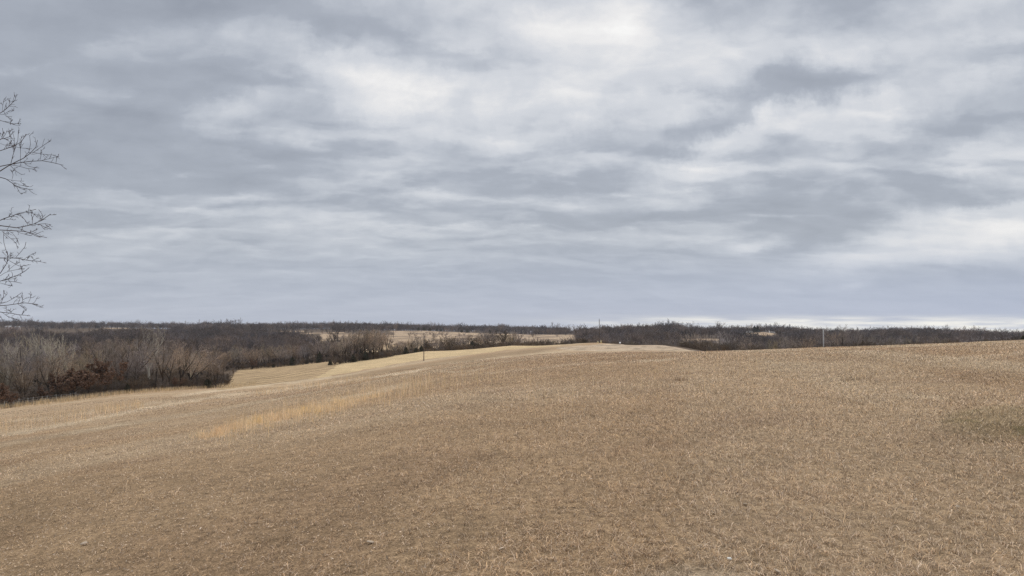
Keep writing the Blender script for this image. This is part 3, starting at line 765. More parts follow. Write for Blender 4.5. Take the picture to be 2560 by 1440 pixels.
cnt.append(far_wood('lower_woodland', 'brown bare woodland stretching back behind the left wood', -200, 560,
     ([-200, 0, 300, 560], [265, 285, 300, 320]), ([-200, 170, 240, 400, 560], [890, 890, 1000, 1000, 1280]), 95, 8.5, 12.5))
def no_field():
    global FIELDS
    keep, FIELDS = FIELDS, []
    n_ = far_wood('field_trees', 'sparse bare trees and thorn scrub dotted over the far pale fields', 590, 1420, ([590, 1420], [900, 620]), 1330, 2600, 4, 9)
    FIELDS = keep; return n_
cnt.append(no_field())
cnt.append(far_wood('field_side_woodland', 'strip of bare wood between the two far pale fields', 830, 1000,
     ([830, 1000], [1000, 1300]), ([830, 1000], [1340, 1360]), 130, 10, 13))
print('far trees', cnt)

def brush(name, label, px0, px1, dlo, dhi, area, h0, h1, keep=None):
    px, x, y, z = region(rg, px0, px1, dlo, dhi, area, keep)
    s = rg.uniform(h0, h1, len(px)) / 3.0
    w = s * rg.uniform(1, 1.5, len(px))
    scatter(name, np.stack([x, y, z - 0.1], 1), np.stack([w, w, s], 1), rg, C_BRUSH, label, 'brush')
    return len(px)
cb = []
cb.append(brush('woodland_brush', 'tangled brown brush on the floor of the left wood', -150, 566, ([-150, 0, 150, 300, 420, 566], [123, 134, 142, 160, 174, 201]), ([-150, 300, 530, 566], [270, 290, 320, 215]), 7.5, 1.2, 3.6))
cb.append(brush('field_edge_brush', 'low brown brush along the hedgerow behind the ridge', 560, 1480, ([560, 640, 850, 990, 1280, 1480], [335, 348, 356, 345, 352, 300]), ([560, 850, 1280, 1480], [372, 400, 440, 420]), 12, 1.5, 3.5))
cb.append(brush('clump_brush', 'low brush under the clump of trees at the golden strip', 835, 985, ([835, 985], [284, 304]), ([835, 985], [306, 326]), 4, 1.4, 3.6))
cb.append(brush('slope_brush', 'scattered low brush on the pale slope beyond the hedgerow', 900, 1420, 430, ([900, 1420], [900, 820]), 240, 1.5, 4))
cb.append(brush('valley_brush', 'brown brush beyond the right-hand crest', 1480, 2640, ([1480, 1640, 1830, 2640], [330, 300, 190, 180]), ([1480, 2640], [420, 360]), 16, 2, 4.5))
print('brush', cb)

# ------------------------------------------------------------------ the near tree whose branches reach in from the left
def near_tree():
    rng = np.random.default_rng(5)
    D = 15.0
    tx, ty = ray(-470, HOR)[0] * D, D
    tz = float(ground(tx, ty)[0])
    root = empty('overhanging_tree', (tx, ty, tz))
    tag(root, 'bare tree at left whose twiggy branches reach into the sky', 'tree')
    top = 11.0
    tp = np.array([[0, 0, -0.4], [0.05, 0.02, 1.6], [-0.05, 0.06, 3.6], [0.08, 0, 6.0], [0.02, -0.05, 8.4], [0.1, 0, top]])
    v, q = tubes(tp[None], np.array([[0.26, 0.2, 0.17, 0.12, 0.08, 0.02]]), 10)
    link('trunk', new_mesh('trunk', v, [q], M_NEARBARK, True), root)
    LIMBS = [
     # (start radius cm, [main px polyline], [side polylines])
     (2.6, [(0, 428), (25, 412), (60, 395), (80, 380), (92, 365), (94, 350)], [[(80, 383), (100, 370), (118, 357), (127, 352)], [(84, 381), (110, 386), (140, 388)], [(60, 395), (78, 372), (74, 338)], [(27, 410), (33, 385), (45, 350), (46, 328)], [(34, 380), (37, 350), (32, 332)], [(50, 358), (60, 345), (65, 335)], [(25, 413), (40, 428), (55, 437)]]),
     (2.2, [(0, 416), (25, 411), (60, 405), (100, 401), (130, 406), (158, 413)], [[(25, 412), (50, 416), (70, 422), (90, 423)], [(105, 401), (125, 396), (148, 390)], [(60, 407), (75, 418), (98, 420)], [(51, 404), (52, 375), (50, 345)], [(100, 400), (104, 384), (102, 374)], [(140, 407), (142, 395), (146, 389)]]),
     (1.7, [(0, 377), (30, 367), (52, 356), (66, 335)], [[(30, 366), (55, 370), (80, 372)], [(20, 371), (30, 350), (24, 330)], [(0, 350), (12, 340), (18, 325)]]),
     (1.4, [(0, 348), (12, 346), (28, 340)], [[(4, 347), (8, 330), (6, 320)], [(0, 358), (14, 364), (28, 362)]]),
     (1.9, [(0, 443), (17, 448), (40, 465), (60, 472), (82, 474)], [[(42, 466), (47, 478), (54, 486)], [(15, 448), (40, 452), (60, 453)], [(45, 462), (60, 464), (72, 466)], [(30, 448), (33, 436), (30, 428)]]),
     (1.3, [(0, 301), (18, 306), (32, 310), (47, 309)], [[(25, 308), (30, 300)]]),
     (1.6, [(0, 283), (10, 277), (20, 268), (30, 258), (38, 250)], [[(6, 279), (7, 262), (11, 246)], [(22, 266), (25, 250)], [(0, 286), (12, 286), (22, 276), (34, 277)], [(10, 286), (20, 292), (30, 291)]]),
     (2.3, [(0, 564), (25, 567), (45, 570), (85, 560), (105, 550), (127, 535)], [[(85, 560), (100, 561), (115, 570), (129, 573)], [(100, 560), (115, 559), (128, 562)], [(45, 570), (60, 577), (80, 585), (94, 592)], [(80, 561), (82, 545), (78, 538)], [(70, 562), (62, 548), (48, 534)], [(105, 549), (107, 538)]]),
     (1.8, [(0, 551), (8, 546), (20, 544), (45, 534), (65, 530), (90, 523)], [[(20, 544), (30, 530), (24, 526)], [(65, 530), (85, 534), (94, 545)], [(8, 546), (22, 550), (30, 543)]]),
     (2.0, [(0, 575), (40, 577), (75, 580), (95, 590), (117, 594)], [[(40, 577), (60, 587), (78, 583)], [(20, 576), (40, 590), (48, 612)], [(5, 578), (25, 595), (40, 606), (44, 622)], [(75, 580), (88, 577), (95, 572)], [(10, 577), (8, 600), (14, 622), (20, 640)]]),
     (1.8, [(0, 645), (20, 645), (45, 645), (60, 649), (75, 652), (97, 653)], [[(40, 643), (52, 630), (62, 618), (65, 605)], [(60, 648), (72, 640), (84, 633)], [(10, 645), (30, 655), (44, 664), (55, 666)], [(80, 652), (88, 648), (95, 645)]]),
     (1.9, [(0, 684), (8, 672), (17, 658), (20, 640), (18, 628)], [[(0, 690), (15, 680), (30, 676), (62, 671)], [(20, 660), (10, 650)], [(18, 678), (34, 664), (50, 655)]]),
     (1.6, [(0, 703), (20, 697), (40, 690), (60, 680), (73, 669)], [[(0, 702), (30, 703), (54, 708)], [(20, 697), (32, 690)], [(0, 707), (16, 712), (30, 714)]]),
     (1.7, [(0, 764), (20, 763), (45, 759), (62, 757), (95, 761)], [[(0, 760), (20, 754), (35, 745), (54, 732)], [(0, 762), (6, 750), (10, 738), (9, 725)], [(0, 752), (10, 744), (18, 735)], [(55, 758), (57, 748), (57, 738)], [(45, 760), (56, 768), (66, 775)], [(70, 757), (76, 748), (77, 737)]]),
     (1.6, [(0, 780), (15, 782), (30, 783), (45, 787), (64, 788)], [[(5, 781), (18, 790), (35, 797), (48, 800)], [(25, 783), (29, 780), (30, 776)], [(0, 792), (5, 797), (9, 801)]]),
    ]
    def P(px, py, d): 
        x, y, z = world(px, py, d); return np.array([x - tx, y - ty, z - tz])
    for r0, main, sides in LIMBS:
        depth = D + rng.uniform(-1.2, 1.2); slope = rng.uniform(-0.6, 0.6)
        tw = {}
        def add(pts, a, b):
            pts = np.array(pts); 
            # resample to a fixed count so that tubes can be batched
            m = 7 if len(pts) > 4 else 5 if len(pts) > 3 else 4
            s = np.concatenate([[0], np.cumsum(np.linalg.norm(np.diff(pts, axis=0), axis=1))]); u = np.linspace(0, s[-1], m)
            pp = np.stack([np.interp(u, s, pts[:, k]) for k in range(3)], 1)
            tw.setdefault(m, []).append((pp, np.linspace(a, b, m))); return pp
        def twiglets(pp, nn, L0, lift):
            for e in range(nn):
                f = rng.uniform(0.12, 1.0) * (len(pp) - 1); k = min(int(f), len(pp) - 2); p = pp[k] + (pp[k + 1] - pp[k]) * (f - k)
                tn = pp[k + 1] - pp[k]; tn /= np.linalg.norm(tn)
                dd = side_dir(rng, tn, rng.uniform(0.5, 1.15)); L = L0 * rng.uniform(0.4, 1.2)
                q3, de = bend(rng, p, dd, L, 4, lift, 0.35); tw.setdefault(4, []).append((q3, np.linspace(0.0045, 0.003, 4)))
                for g in range(rng.integers(1, 4)):
                    f2 = rng.uniform(0.2, 1) * 3; k2 = min(int(f2), 2); p2 = q3[k2] + (q3[k2 + 1] - q3[k2]) * (f2 - k2); t2 = q3[k2 + 1] - q3[k2]; t2 /= np.linalg.norm(t2)
                    q4, _ = bend(rng, p2, side_dir(rng, t2, rng.uniform(0.5, 1.0)), L * rng.uniform(0.25, 0.5), 3, lift, 0.3)
                    tw.setdefault(3, []).append((q4, np.linspace(0.0038, 0.003, 3)))
        mp = [P(px, py, depth + slope * px / 100) for px, py in main]
        # from the trunk to the picture edge, rising or drooping into the drawn branch
        h = mp[0][2]; hz = max(1.2, min(top - 0.6, h - 0.45 * 3.6 if h > 2.2 else h + 0.5))
        tp_r = float(np.interp(hz, tp[:, 2], [0.26, 0.2, 0.17, 0.12, 0.08, 0.02]))
        st = np.array([np.interp(hz, tp[:, 2], tp[:, 0]), np.interp(hz, tp[:, 2], tp[:, 1]), hz])
        c1 = st + (mp[0] - st) * 0.4 + np.array([0, 0, 0.22 * (1 if h > hz else -0.5)]); c2 = st + (mp[0] - st) * 0.75 + np.array([0, 0, 0.12])
        r0 = r0 / 100 * 0.43
        stem = add([st, c1, c2, mp[0], mp[0] + (mp[1] - mp[0]) * 0.02], min(tp_r * 0.6, r0 * 2.2), r0)
        mm = add(mp, r0, 0.005)
        twiglets(stem, 5, 0.3, 0.3)
        twiglets(mm, 6, 0.16, 0.25)
        for sd in sides:
            sp = [P(px, py, depth + slope * px / 100 + rng.uniform(-0.1, 0.1)) for px, py in sd]
            ss = add(sp, r0 * 0.5, 0.0045); twiglets(ss, 3, 0.12, 0.3)
        v, q = join_parts([tubes(np.array([b[0] for b in l]), np.array([b[1] for b in l]), 5 if m > 4 else 3) for m, l in tw.items()])
        link('limb', new_mesh('limb', v, [q], M_NEARBARK, True), root)
near_tree()

# ------------------------------------------------------------------ poles and small built things
M_POLE_D = m_plain('weathered_dark_wood', lin((94, 82, 70)), 0.9, 0.1, 0.3, 3)
M_POLE_W = m_plain('pale_grey_wood', lin((186, 180, 172)), 0.8, 0.2, 0.12, 3)
M_POST = m_plain('grey_fence_wood', lin((142, 134, 122)), 0.9, 0.1, 0.2, 3)
M_PORC = m_plain('grey_porcelain', lin((150, 150, 152)), 0.3, 0.5, 0.05)
M_WIRE = m_plain('galvanised_wire', lin((150, 148, 144)), 0.5, 0.5, 0.1)
M_YEL = m_plain('yellow_plastic', lin((226, 200, 120)), 0.5, 0.4, 0.05)
M_WHITE = m_plain('white_enamel', lin((232, 230, 226)), 0.4, 0.4, 0.04)
M_STONE = m_plain('pale_limestone', lin((168, 150, 128)), 0.9, 0.1, 0.2, 25)
M_BONE = m_plain('white_quartz_stone', lin((214, 208, 194)), 0.7, 0.3, 0.12, 30)

def lathe(prof, k=12):
    prof = np.array(prof, float); m = len(prof)
    a = np.arange(k) * 2 * np.pi / k
    V = np.stack([prof[:, 0:1] * np.cos(a), prof[:, 0:1] * np.sin(a), np.repeat(prof[:, 1:2], k, 1)], -1).reshape(-1, 3)
    idx = np.arange(m * k).reshape(m, k)
    q = np.stack([idx[:-1], np.roll(idx, -1, 1)[:-1], np.roll(idx, -1, 1)[1:], idx[1:]], -1).reshape(-1, 4)
    return V, q

def utility_pole(px, d, top_py, mat, label, rad=0.15, lean=0.0):
    x, y, z = at(px, d); H = world(px, top_py, d)[2] - z
    r = empty('utility_pole', (x, y, z)); tag(r, label, 'utility pole', 'single utility poles in the fields')
    r.rotation_euler = (0, lean, 0)
    v, q = lathe([(rad, -0.5), (rad, 0.0), (rad * 0.92, H * 0.5), (rad * 0.78, H - 0.05), (rad * 0.6, H), (0.001, H + 0.02)], 12)
    link('shaft', new_mesh('shaft', v, [q], mat, True), r)
    v, q = lathe([(0.02, H), (0.02, H + 0.12), (0.06, H + 0.13), (0.075, H + 0.18), (0.05, H + 0.22), (0.06, H + 0.25), (0.03, H + 0.31), (0.001, H + 0.32)], 10)
    link('insulator', new_mesh('insulator', v, [q], M_PORC, True), r)
    v, q = lathe([(rad * 0.95, H - 1.2), (rad * 1.15, H - 1.2), (rad * 1.15, H - 1.1), (rad * 0.9, H - 1.1)], 12)
    link('band', new_mesh('band', v, [q], M_WIRE, True), r)
    v, q = tubes(np.array([[[rad + 0.01, 0, 0], [rad * 0.95, 0, H * 0.5], [rad * 0.8 + 0.012, 0, H - 0.2]]]), np.full((1, 3), 0.012), 5)
    link('ground_wire', new_mesh('ground_wire', v, [q], M_WIRE, True), r)
    return r
utility_pole(1060, 230, 833, M_POLE_D, 'dark wooden utility pole standing on the flank of the ridge, in front of the hedgerow', 0.125)
utility_pole(1498, 273, 798, M_POLE_D, 'dark utility pole on the crest of the ridge, rising above the skyline', 0.125, 0.004)
utility_pole(2058, 200, 824, M_POLE_W, 'pale grey utility pole behind the right-hand crest of the field', 0.17)
utility_pole(983.5, 880, 824, M_POLE_D, 'tiny distant utility pole on the far pale field', 0.25)

def marker(px, d, h, label):
    x, y, z = at(px, d); r = empty('marker_post', (x, y, z)); tag(r, label, 'marker post')
    v, q = lathe([(0.16, -0.2), (0.16, h - 0.1), (0.12, h), (0.001, h + 0.02)], 10); link('post', new_mesh('post', v, [q], M_YEL, True), r)
    v, q = lathe([(0.165, h * 0.62), (0.175, h * 0.62), (0.175, h * 0.8), (0.165, h * 0.8)], 10); link('band', new_mesh('band', v, [q], M_WHITE, True), r)
marker(1502.5, 272, 0.95, 'pale yellow marker post just right of the ridge pole')
marker(1494.5, 272, 0.55, 'short yellowish marker post just left of the ridge pole')
def pedestal(px, py, d):
    x, y, z = at(px, d); zt = world(px, py, d)[2]
    r = empty('cable_pedestal', (x, y, z)); tag(r, 'small white capped pedestal standing at the edge of the pale patch', 'pedestal')
    H = max(zt - z, 0.6)
    v, q = lathe([(0.14, -0.3), (0.14, H - 0.35), (0.15, H - 0.35)], 10); link('stem', new_mesh('stem', v, [q], M_POLE_D, True), r)
    v, q = lathe([(0.15, H - 0.36), (0.3, H - 0.34), (0.34, H - 0.15), (0.28, H + 0.1), (0.12, H + 0.2), (0.001, H + 0.22)], 12); link('cap', new_mesh('cap', v, [q], M_WHITE, True), r)
pedestal(1549.5, 858.5, 262)

# wire fence at the wood edge
def fence():
    pxs = np.linspace(-40, 205, 22)
    pts = [at(p, edge_d(p) - 3.0) for p in pxs]
    x0, y0, z0 = pts[0]
    r = empty('wire_fence', (x0, y0, z0)); tag(r, 'old wire fence on pale posts along the near edge of the left wood', 'fence')
    for i, (x, y, z) in enumerate(pts):
        h = 1.2 + random.uniform(-0.1, 0.1); v, q = lathe([(0.055, -0.3), (0.05, h), (0.001, h + 0.02)], 8)
        o = link('post', new_mesh('post', v, [q], M_POST if i % 3 else M_POLE_D, True), r, (x - x0, y - y0, z - z0)); o.rotation_euler = (random.uniform(-.08, .08), random.uniform(-.08, .08), 0)
    for hh in (0.35, 0.7, 1.05):
        p = np.array([[(a[0] - x0, a[1] - y0, a[2] - z0 + hh) for a in pts]]); v, q = tubes(p, np.full((1, len(pts)), 0.012), 4); link('wire', new_mesh('wire', v, [q], M_WIRE, True), r)
fence()

# far farm buildings
M_WALL = m_plain('pinkish_siding', lin((176, 158, 150)), 0.8, 0.2, 0.08); M_ROOF = m_plain('pale_metal_roof', lin((150, 146, 142)), 0.7, 0.2, 0.08); M_DARK = m_plain('dark_opening', lin((40, 40, 44)), 0.3, 0.5, 0.05)
def box(x0, x1, y0, y1, z0, z1):
    V = np.array([[x, y, z] for z in (z0, z1) for y in (y0, y1) for x in (x0, x1)], float)
    return V, np.array([[0, 2, 3, 1], [4, 5, 7, 6], [0, 1, 5, 4], [2, 6, 7, 3], [0, 4, 6, 2], [1, 3, 7, 5]])
def house(px, d, w, h, label, raise_z=0.0):
    x, y, z = at(px, d); r = empty('farmhouse', (x, y, z), 0.2); tag(r, label, 'house')
    v, q = box(-w / 2, w / 2, -3.5, 3.5, -1, h); link('wall', new_mesh('wall', v, [q], M_WALL), r)
    e = w / 2 + 0.5
    V = np.array([[-e, -4, h - 0.15], [e, -4, h - 0.15], [e, 0, h + 2.2], [-e, 0, h + 2.2], [-e, 4, h - 0.15], [e, 4, h - 0.15],
                  [-e, -4, h + 0.05], [e, -4, h + 0.05], [e, 0, h + 2.4], [-e, 0, h + 2.4], [-e, 4, h + 0.05], [e, 4, h + 0.05]], float)
    Q = np.array([[6, 7, 8, 9], [9, 8, 11, 10], [1, 0, 3, 2], [2, 3, 4, 5], [0, 1, 7, 6], [5, 4, 10, 11]]); T = np.array([[0, 6, 9, 3], [3, 9, 10, 4], [1, 2, 8, 7], [2, 5, 11, 8]])
    link('roof', new_mesh('roof', V, [Q, T], M_ROOF), r)
    for cx in (-w / 4, w / 4):
        v, q = box(cx - 0.5, cx + 0.5, -3.56, -3.48, 1.0, 2.3); link('window', new_mesh('window', v, [q], M_DARK), r)
    v, q = box(-0.5, 0.5, -3.56, -3.48, -0.1, 2.0); link('door', new_mesh('door', v, [q], M_DARK), r)
house(22, 1400, 10, 5.5, 'pinkish far farmhouse at the left edge of the picture, beyond the wood')
house(44, 1420, 8, 4.5, 'smaller far farmhouse with a bright roof, right of the pinkish one')
house(1327, 1340, 12, 4.0, 'tiny pale house on the skyline hill in the middle of the picture')

# a cow on the far field: one continuous low body grown with the skin modifier
def cow(px, d):
    x, y, z = at(px, d)
    J = [(-0.75, 0, 1.15, .36), (-0.1, 0, 1.1, .42), (0.6, 0, 1.2, .36), (0.95, 0, 1.35, .2), (1.25, 0, 1.2, .15), (1.5, 0, 1.0, .09)]
    E = [(0, 1), (1, 2), (2, 3), (3, 4), (4, 5)]
    for bx, b in ((-0.75, 0), (0.6, 2)):
        for s in (-1, 1):
            k = len(J); J += [(bx, s * 0.22, 0.75, .13), (bx - 0.05, s * 0.22, 0.4, .08), (bx, s * 0.22, 0.0, .07)]; E += [(b, k), (k, k + 1), (k + 1, k + 2)]
    k = len(J); J += [(-1.1, 0, 1.1, .05), (-1.2, 0, 0.6, .03)]; E += [(0, k), (k, k + 1)]
    me = bpy.data.meshes.new('cow'); me.from_pydata([j[:3] for j in J], E, [])
    o = link('cow', me, None, (x, y, z)); o.rotation_euler = (0, 0, 0.3)
    sk = o.modifiers.new('skin', 'SKIN'); 
    for i, j in enumerate(J): me.skin_vertices[0].data[i].radius = (j[3], j[3])
    me.skin_vertices[0].data[0].use_root = True
    o.modifiers.new('sub', 'SUBSURF').levels = 1
    me.materials.append(m_plain('black_hide', lin((34, 30, 28)), 0.8, 0.2, 0.1))
    tag(o, 'black cow standing alone on the far pale field above the hedgerow', 'cow')
cow(1118, 1040)

# stones lying in the grass
def stone(px, py, size, label, mat, sq=0.6):
    x, y, z, ok = hits(px, py)
    rng = np.random.default_rng(int(px) + int(py))
    bm_v, bm_q = lathe([(0.001, -0.5), (0.5, -0.35), (0.8, 0.0), (0.7, 0.35), (0.35, 0.52), (0.001, 0.58)], 9)
    k = 1 + 0.32 * (vnoise(bm_v[:, 0] * 1.7 + px, bm_v[:, 1] * 1.7 + bm_v[:, 2], 3) - 0.5) * 2
    v = bm_v * k[:, None] * np.array([1.25, 0.9, sq]) * size * 0.62
    o = link('stone', new_mesh('stone', v, [bm_q], mat, True), None, (float(x[0]), float(y[0]), float(z[0]) + size * 0.35)); o.rotation_euler = (rng.uniform(-.4, .4), rng.uniform(-.5, .5), rng.uniform(0, 6.28))
    tag(o, label, 'stone', 'pale stones in the grass')
stone(1824, 1402, 0.032, 'small white upright stone in the grass near the bottom edge, right of centre', M_BONE, 1.3)
stone(1943, 1434, 0.05, 'flat tan stone at the very bottom edge of the picture', M_STONE, 0.4)
stone(1863, 1265, 0.045, 'pale stone in the grass above the white upright stone', M_STONE)
stone(2394, 1270, 0.04, 'pale stone in the grass at lower right', M_STONE)
stone(2290, 1252, 0.032, 'small pale stone left of the lower right stone', M_STONE)
stone(1252, 1378, 0.05, 'pale stone in the grass near the bottom, left of centre', M_STONE)
stone(210, 1363, 0.05, 'pale stone in the leaf-strewn grass at bottom left', M_STONE)
stone(925, 1360, 0.05, 'flat pale stone in the grass at bottom, between the left stone and the centre', M_STONE, 0.4)

# ------------------------------------------------------------------ grass
def blades(x, y, z, L, wd, lean, rng, segs=2, curl=1.0):
    m = len(x)
    az = rng.uniform(0, 2 * np.pi, m); wa = az + np.pi / 2 + rng.normal(0, 0.6, m)
    dx, dy = np.cos(az), np.sin(az)
    wx, wy = np.cos(wa) * wd / 2, np.sin(wa) * wd / 2
    rows = []
    a0 = lean * rng.uniform(0.2, 1.0, m); px_, pz_ = np.zeros(m), np.zeros(m)
    B = np.stack([x, y, z - 0.01], 1)
    for s in range(segs + 1):
        t = s / segs
        c = np.stack([B[:, 0] + dx * px_, B[:, 1] + dy * px_, B[:, 2] + pz_], 1)
        wsc = (1 - t * 0.75)
        if s < segs:
            rows.append(c - np.stack([wx * wsc, wy * wsc, wx * 0], 1)); rows.append(c + np.stack([wx * wsc, wy * wsc, wx * 0], 1))
        else: rows.append(c)
        ang = a0 + curl * t * rng.uniform(0.3, 1.7, m)
        px_ = px_ + np.sin(ang) * L / segs; pz_ = pz_ + np.cos(ang) * L / segs
    V = np.stack(rows, 1); kk = V.shape[1]
    b = (np.arange(m) * kk)[:, None]
    quads = [b + np.array([[2 * s, 2 * s + 1, 2 * s + 3, 2 * s + 2]]) for s in range(segs - 1)]
    tri = b + np.array([[2 * segs - 2, 2 * segs - 1, 2 * segs]])
    return V.reshape(-1, 3), quads, tri, kk

def grass_object(name, x, y, z, L, wd, lean, col, mat, label, rng, segs=2, curl=1.0, cat='grass'):
    V, q, t, kk = blades(x, y, z, L, wd, lean, rng, segs, curl)
    me = new_mesh(name, V, q + [t], mat)
    a = me.attributes.new('veg', 'FLOAT_COLOR', 'POINT'); c = np.repeat(np.hstack([col, np.ones((len(col), 1))]), kk, 0)
    a.data.foreach_set('color', c.astype(np.float32).ravel())
    tag(link(name, me), label, cat, kind='stuff')

def build_grass():
    rng = np.random.default_rng(21)
    # constant density on the picture: areal density falls with distance
    A0 = radians(46)
    def ring(n, r0, r1, p):
        u = rng.uniform(0, 1, n)
        e = 2 - p
        r = (r0 ** e + u * (r1 ** e - r0 ** e)) ** (1 / e) if abs(e) > 1e-6 else r0 * (r1 / r0) ** u
        return r
    r = ring(1420000, 3.2, 130, 1.66)
    az = rng.uniform(-A0, A0, len(r))
    # the sward goes on to both sides of the view
    r2 = ring(420000, 3.2, 45, 1.66); az2 = rng.uniform(A0, radians(82), len(r2)) * rng.choice([-1, 1], len(r2))
    r, az = np.concatenate([r, r2]), np.concatenate([az, az2])
    x, y = r * np.sin(az), r * np.cos(az)
    # clump: drift some blades toward tuft centres
    cx, cy = np.floor(x / 0.16), np.floor(y / 0.16)
    tx = (cx + _h(cx, cy, 3)) * 0.16; ty = (cy + _h(cx, cy, 9)) * 0.16
    f = rng.uniform(0, 0.7, len(r)) * np.clip((26 - r) / 14, 0, 1)
    x = x + (tx - x) * f; y = y + (ty - y) * f
    z = ground(x, y)
    px, py = project(x, y, z)
    # left part of the foreground is thin, leaf-strewn turf; right part is thicker tufts
    thick = np.clip((px - 500) / 1300, 0, 1)
    keep = rng.uniform(0, 1, len(r)) < (0.62 + 0.38 * thick)
    d_ok = (r < 112) | (px < 1700)
    keep &= d_ok
    x, y, z, r, px, py, thick = [q[keep] for q in (x, y, z, r, px, py, thick)]
    col, _ = vegcol(x, y, z)
    tuft = fbm(x / 0.4, y / 0.4, 4, 3); big = fbm(x / 2.5, y / 2.5, 14, 2)
    L = (0.036 + 0.032 * thick + 0.07 * np.clip(tuft - 0.45, 0, 1) + 0.05 * np.clip(big - 0.5, 0, 1)) * rng.uniform(0.5, 1.7, len(x))
    L *= np.clip(r / 40, 0.92, 1.25)
    wd = np.maximum(0.0039, r / 731 * 0.42) * rng.uniform(0.6, 1.4, len(x))
    grass_object('field_grass', x, y, z, L, wd, 1.35, col, M_GRASS, 'short curled dry grass covering the home field', rng, 3, 1.6)
    m = 120000
    r = ring(m, 3.8, 30, 1.35); az = rng.uniform(-A0, A0, m); x, y = r * np.sin(az), r * np.cos(az); z = ground(x, y); px, py = project(x, y, z)
    k = (rng.uniform(0, 1, m) < np.clip((px - 200) / 1300, 0.22, 1)) & (fbm(x / 0.7, y / 0.7, 31, 3) > rng.uniform(0.32, 0.66, m))
    x, y, z = x[k], y[k], z[k]; col, _ = vegcol(x, y, z)
    grass_object('curled_stems', x, y, z, rng.uniform(0.05, 0.13, len(x)), np.maximum(0.0055, np.hypot(x, y) / 731 * 0.5) * rng.uniform(0.8, 1.3, len(x)), 0.9, col, M_CURL, 'longer curled pale grass stems in the foreground turf', rng, 5, 1.9)
    # fallen leaf and stem litter, thick at lower left
    m = 110000
    r = ring(m, 4.2, 60, 1.2); az = rng.uniform(-A0, A0, m)
    x, y = r * np.sin(az), r * np.cos(az); z = ground(x, y); px, py = project(x, y, z)
    k = rng.uniform(0, 1, m) < np.clip((1500 - px) / 1100, 0.10, 1)
    x, y, z, r = x[k], y[k], z[k], r[k]
    C = np.stack([x, y, z + 0.012], 1)
    s = np.maximum(0.013, r / 731 * 0.4) * rng.uniform(0.5, 1.3, len(x))
    th = rng.uniform(0, 6.28, len(x)); a = np.stack([np.cos(th), np.sin(th), rng.normal(0, 0.25, len(x))], 1); b = np.stack([-np.sin(th), np.cos(th), rng.normal(0, 0.35, len(x))], 1) * 0.4
    s = s[:, None]
    V = np.stack([C - a * s, C - b * s, C + a * s + [0, 0, 0.008], C + b * s], 1).reshape(-1, 3)
    me = new_mesh('leaf_litter', V, [np.arange(len(V)).reshape(-1, 4)], m_blades('leaf_litter', 0.45, 1.75, None, lin((176, 149, 119)) * K, 0.1))
    tag(link('leaf_litter', me), 'pale fallen leaves and chaff strewn over the lower left turf', 'leaf litter', kind='stuff')
    # golden broomsedge streak
    m = 60000
    px = rng.uniform(470, 1010, m)
    cy_ = np.interp(px, [470, 540, 640, 760, 880, 1010], [1099, 1086, 1058, 1034, 1008, 975]); hw = np.interp(px, [470, 540, 640, 760, 880, 930, 1010], [6, 15, 17, 20, 14, 6, 5])
    py = cy_ + rng.normal(0, 0.42, m) * hw * np.where(rng.uniform(0, 1, m) < 0.14, 2.4, 0.85)
    clump = 0.6 * fbm(px / 20, py / 5, 19, 3) + 0.4 * fbm(px / 7, py / 2.5, 29, 2)
    dens = np.interp(px, [470, 520, 600, 700, 860, 900, 1010], [0.05, 0.3, 0.6, 1, 1, 0.25, 0.05])
    k = rng.uniform(0, 1, m) < dens * np.clip((clump - 0.45) * 6, 0.02, 1)
    k &= rng.uniform(0, 1, m) < 0.3
    x, y, z, ok = hits(px[k], py[k])
    cc = fbm(px[k] / 40, py[k] / 12, 23, 2)
    col = mix(np.tile(C_SEDGE, (len(x), 1)), lin((210, 172, 124)) * K, (cc - 0.47) * 2.5); col = mix(col, lin((216, 182, 120)) * K, (0.42 - cc) * 4)
    d = np.hypot(x, y)
    L = rng.uniform(0.10, 0.27, len(x)) * np.clip(0.5 + clump[k], 0.5, 1.3)
    grass_object('broom_sedge', x, y, z, L, np.maximum(0.006, d / 731 * 0.3), 0.35, col, M_SEDGE, 'streak of golden orange broom sedge across the slope left of centre', rng, 3, 0.35)
    # thin dead stalks standing here and there
    def stalks(name, label, boxes, h0, h1, colr):
        PX, PY = [], []
        for x0, y0, x1, y1, w, nn in boxes:
            t = rng.uniform(0, 1, nn); PX.append(x0 + (x1 - x0) * t); PY.append(y0 + (y1 - y0) * t + rng.normal(0, w, nn))
        PX, PY = np.concatenate(PX), np.concatenate(PY)
        x, y, z, ok = hits(PX, PY); x, y, z = x[ok], y[ok], z[ok]; d = np.hypot(x, y)
        grass_object(name, x, y, z, rng.uniform(h0, h1, len(x)), np.maximum(0.006, d / 731 * 0.26), 0.15, np.tile(colr, (len(x), 1)), M_SEDGE, label, rng, 3, 0.15)
    stalks('slope_stalks', 'thin dead stalks standing scattered along the slope', [(560, 1090, 1080, 965, 14, 900), (900, 1000, 1260, 935, 16, 420), (240, 1030, 360, 1015, 4, 260), (0, 1075, 300, 1030, 8, 300), (640, 985, 930, 950, 5, 500), (1300, 1010, 1900, 930, 30, 160)], 0.35, 0.75, lin((206, 176, 132)) * K)
    stalks('weed_stems', 'pale weed stems standing in the foreground turf', [(1852, 1172, 1872, 1165, 4, 8), (1945, 1190, 1975, 1186, 5, 10), (2440, 1215, 2540, 1170, 12, 14)], 0.08, 0.16, lin((204, 180, 148)) * K)
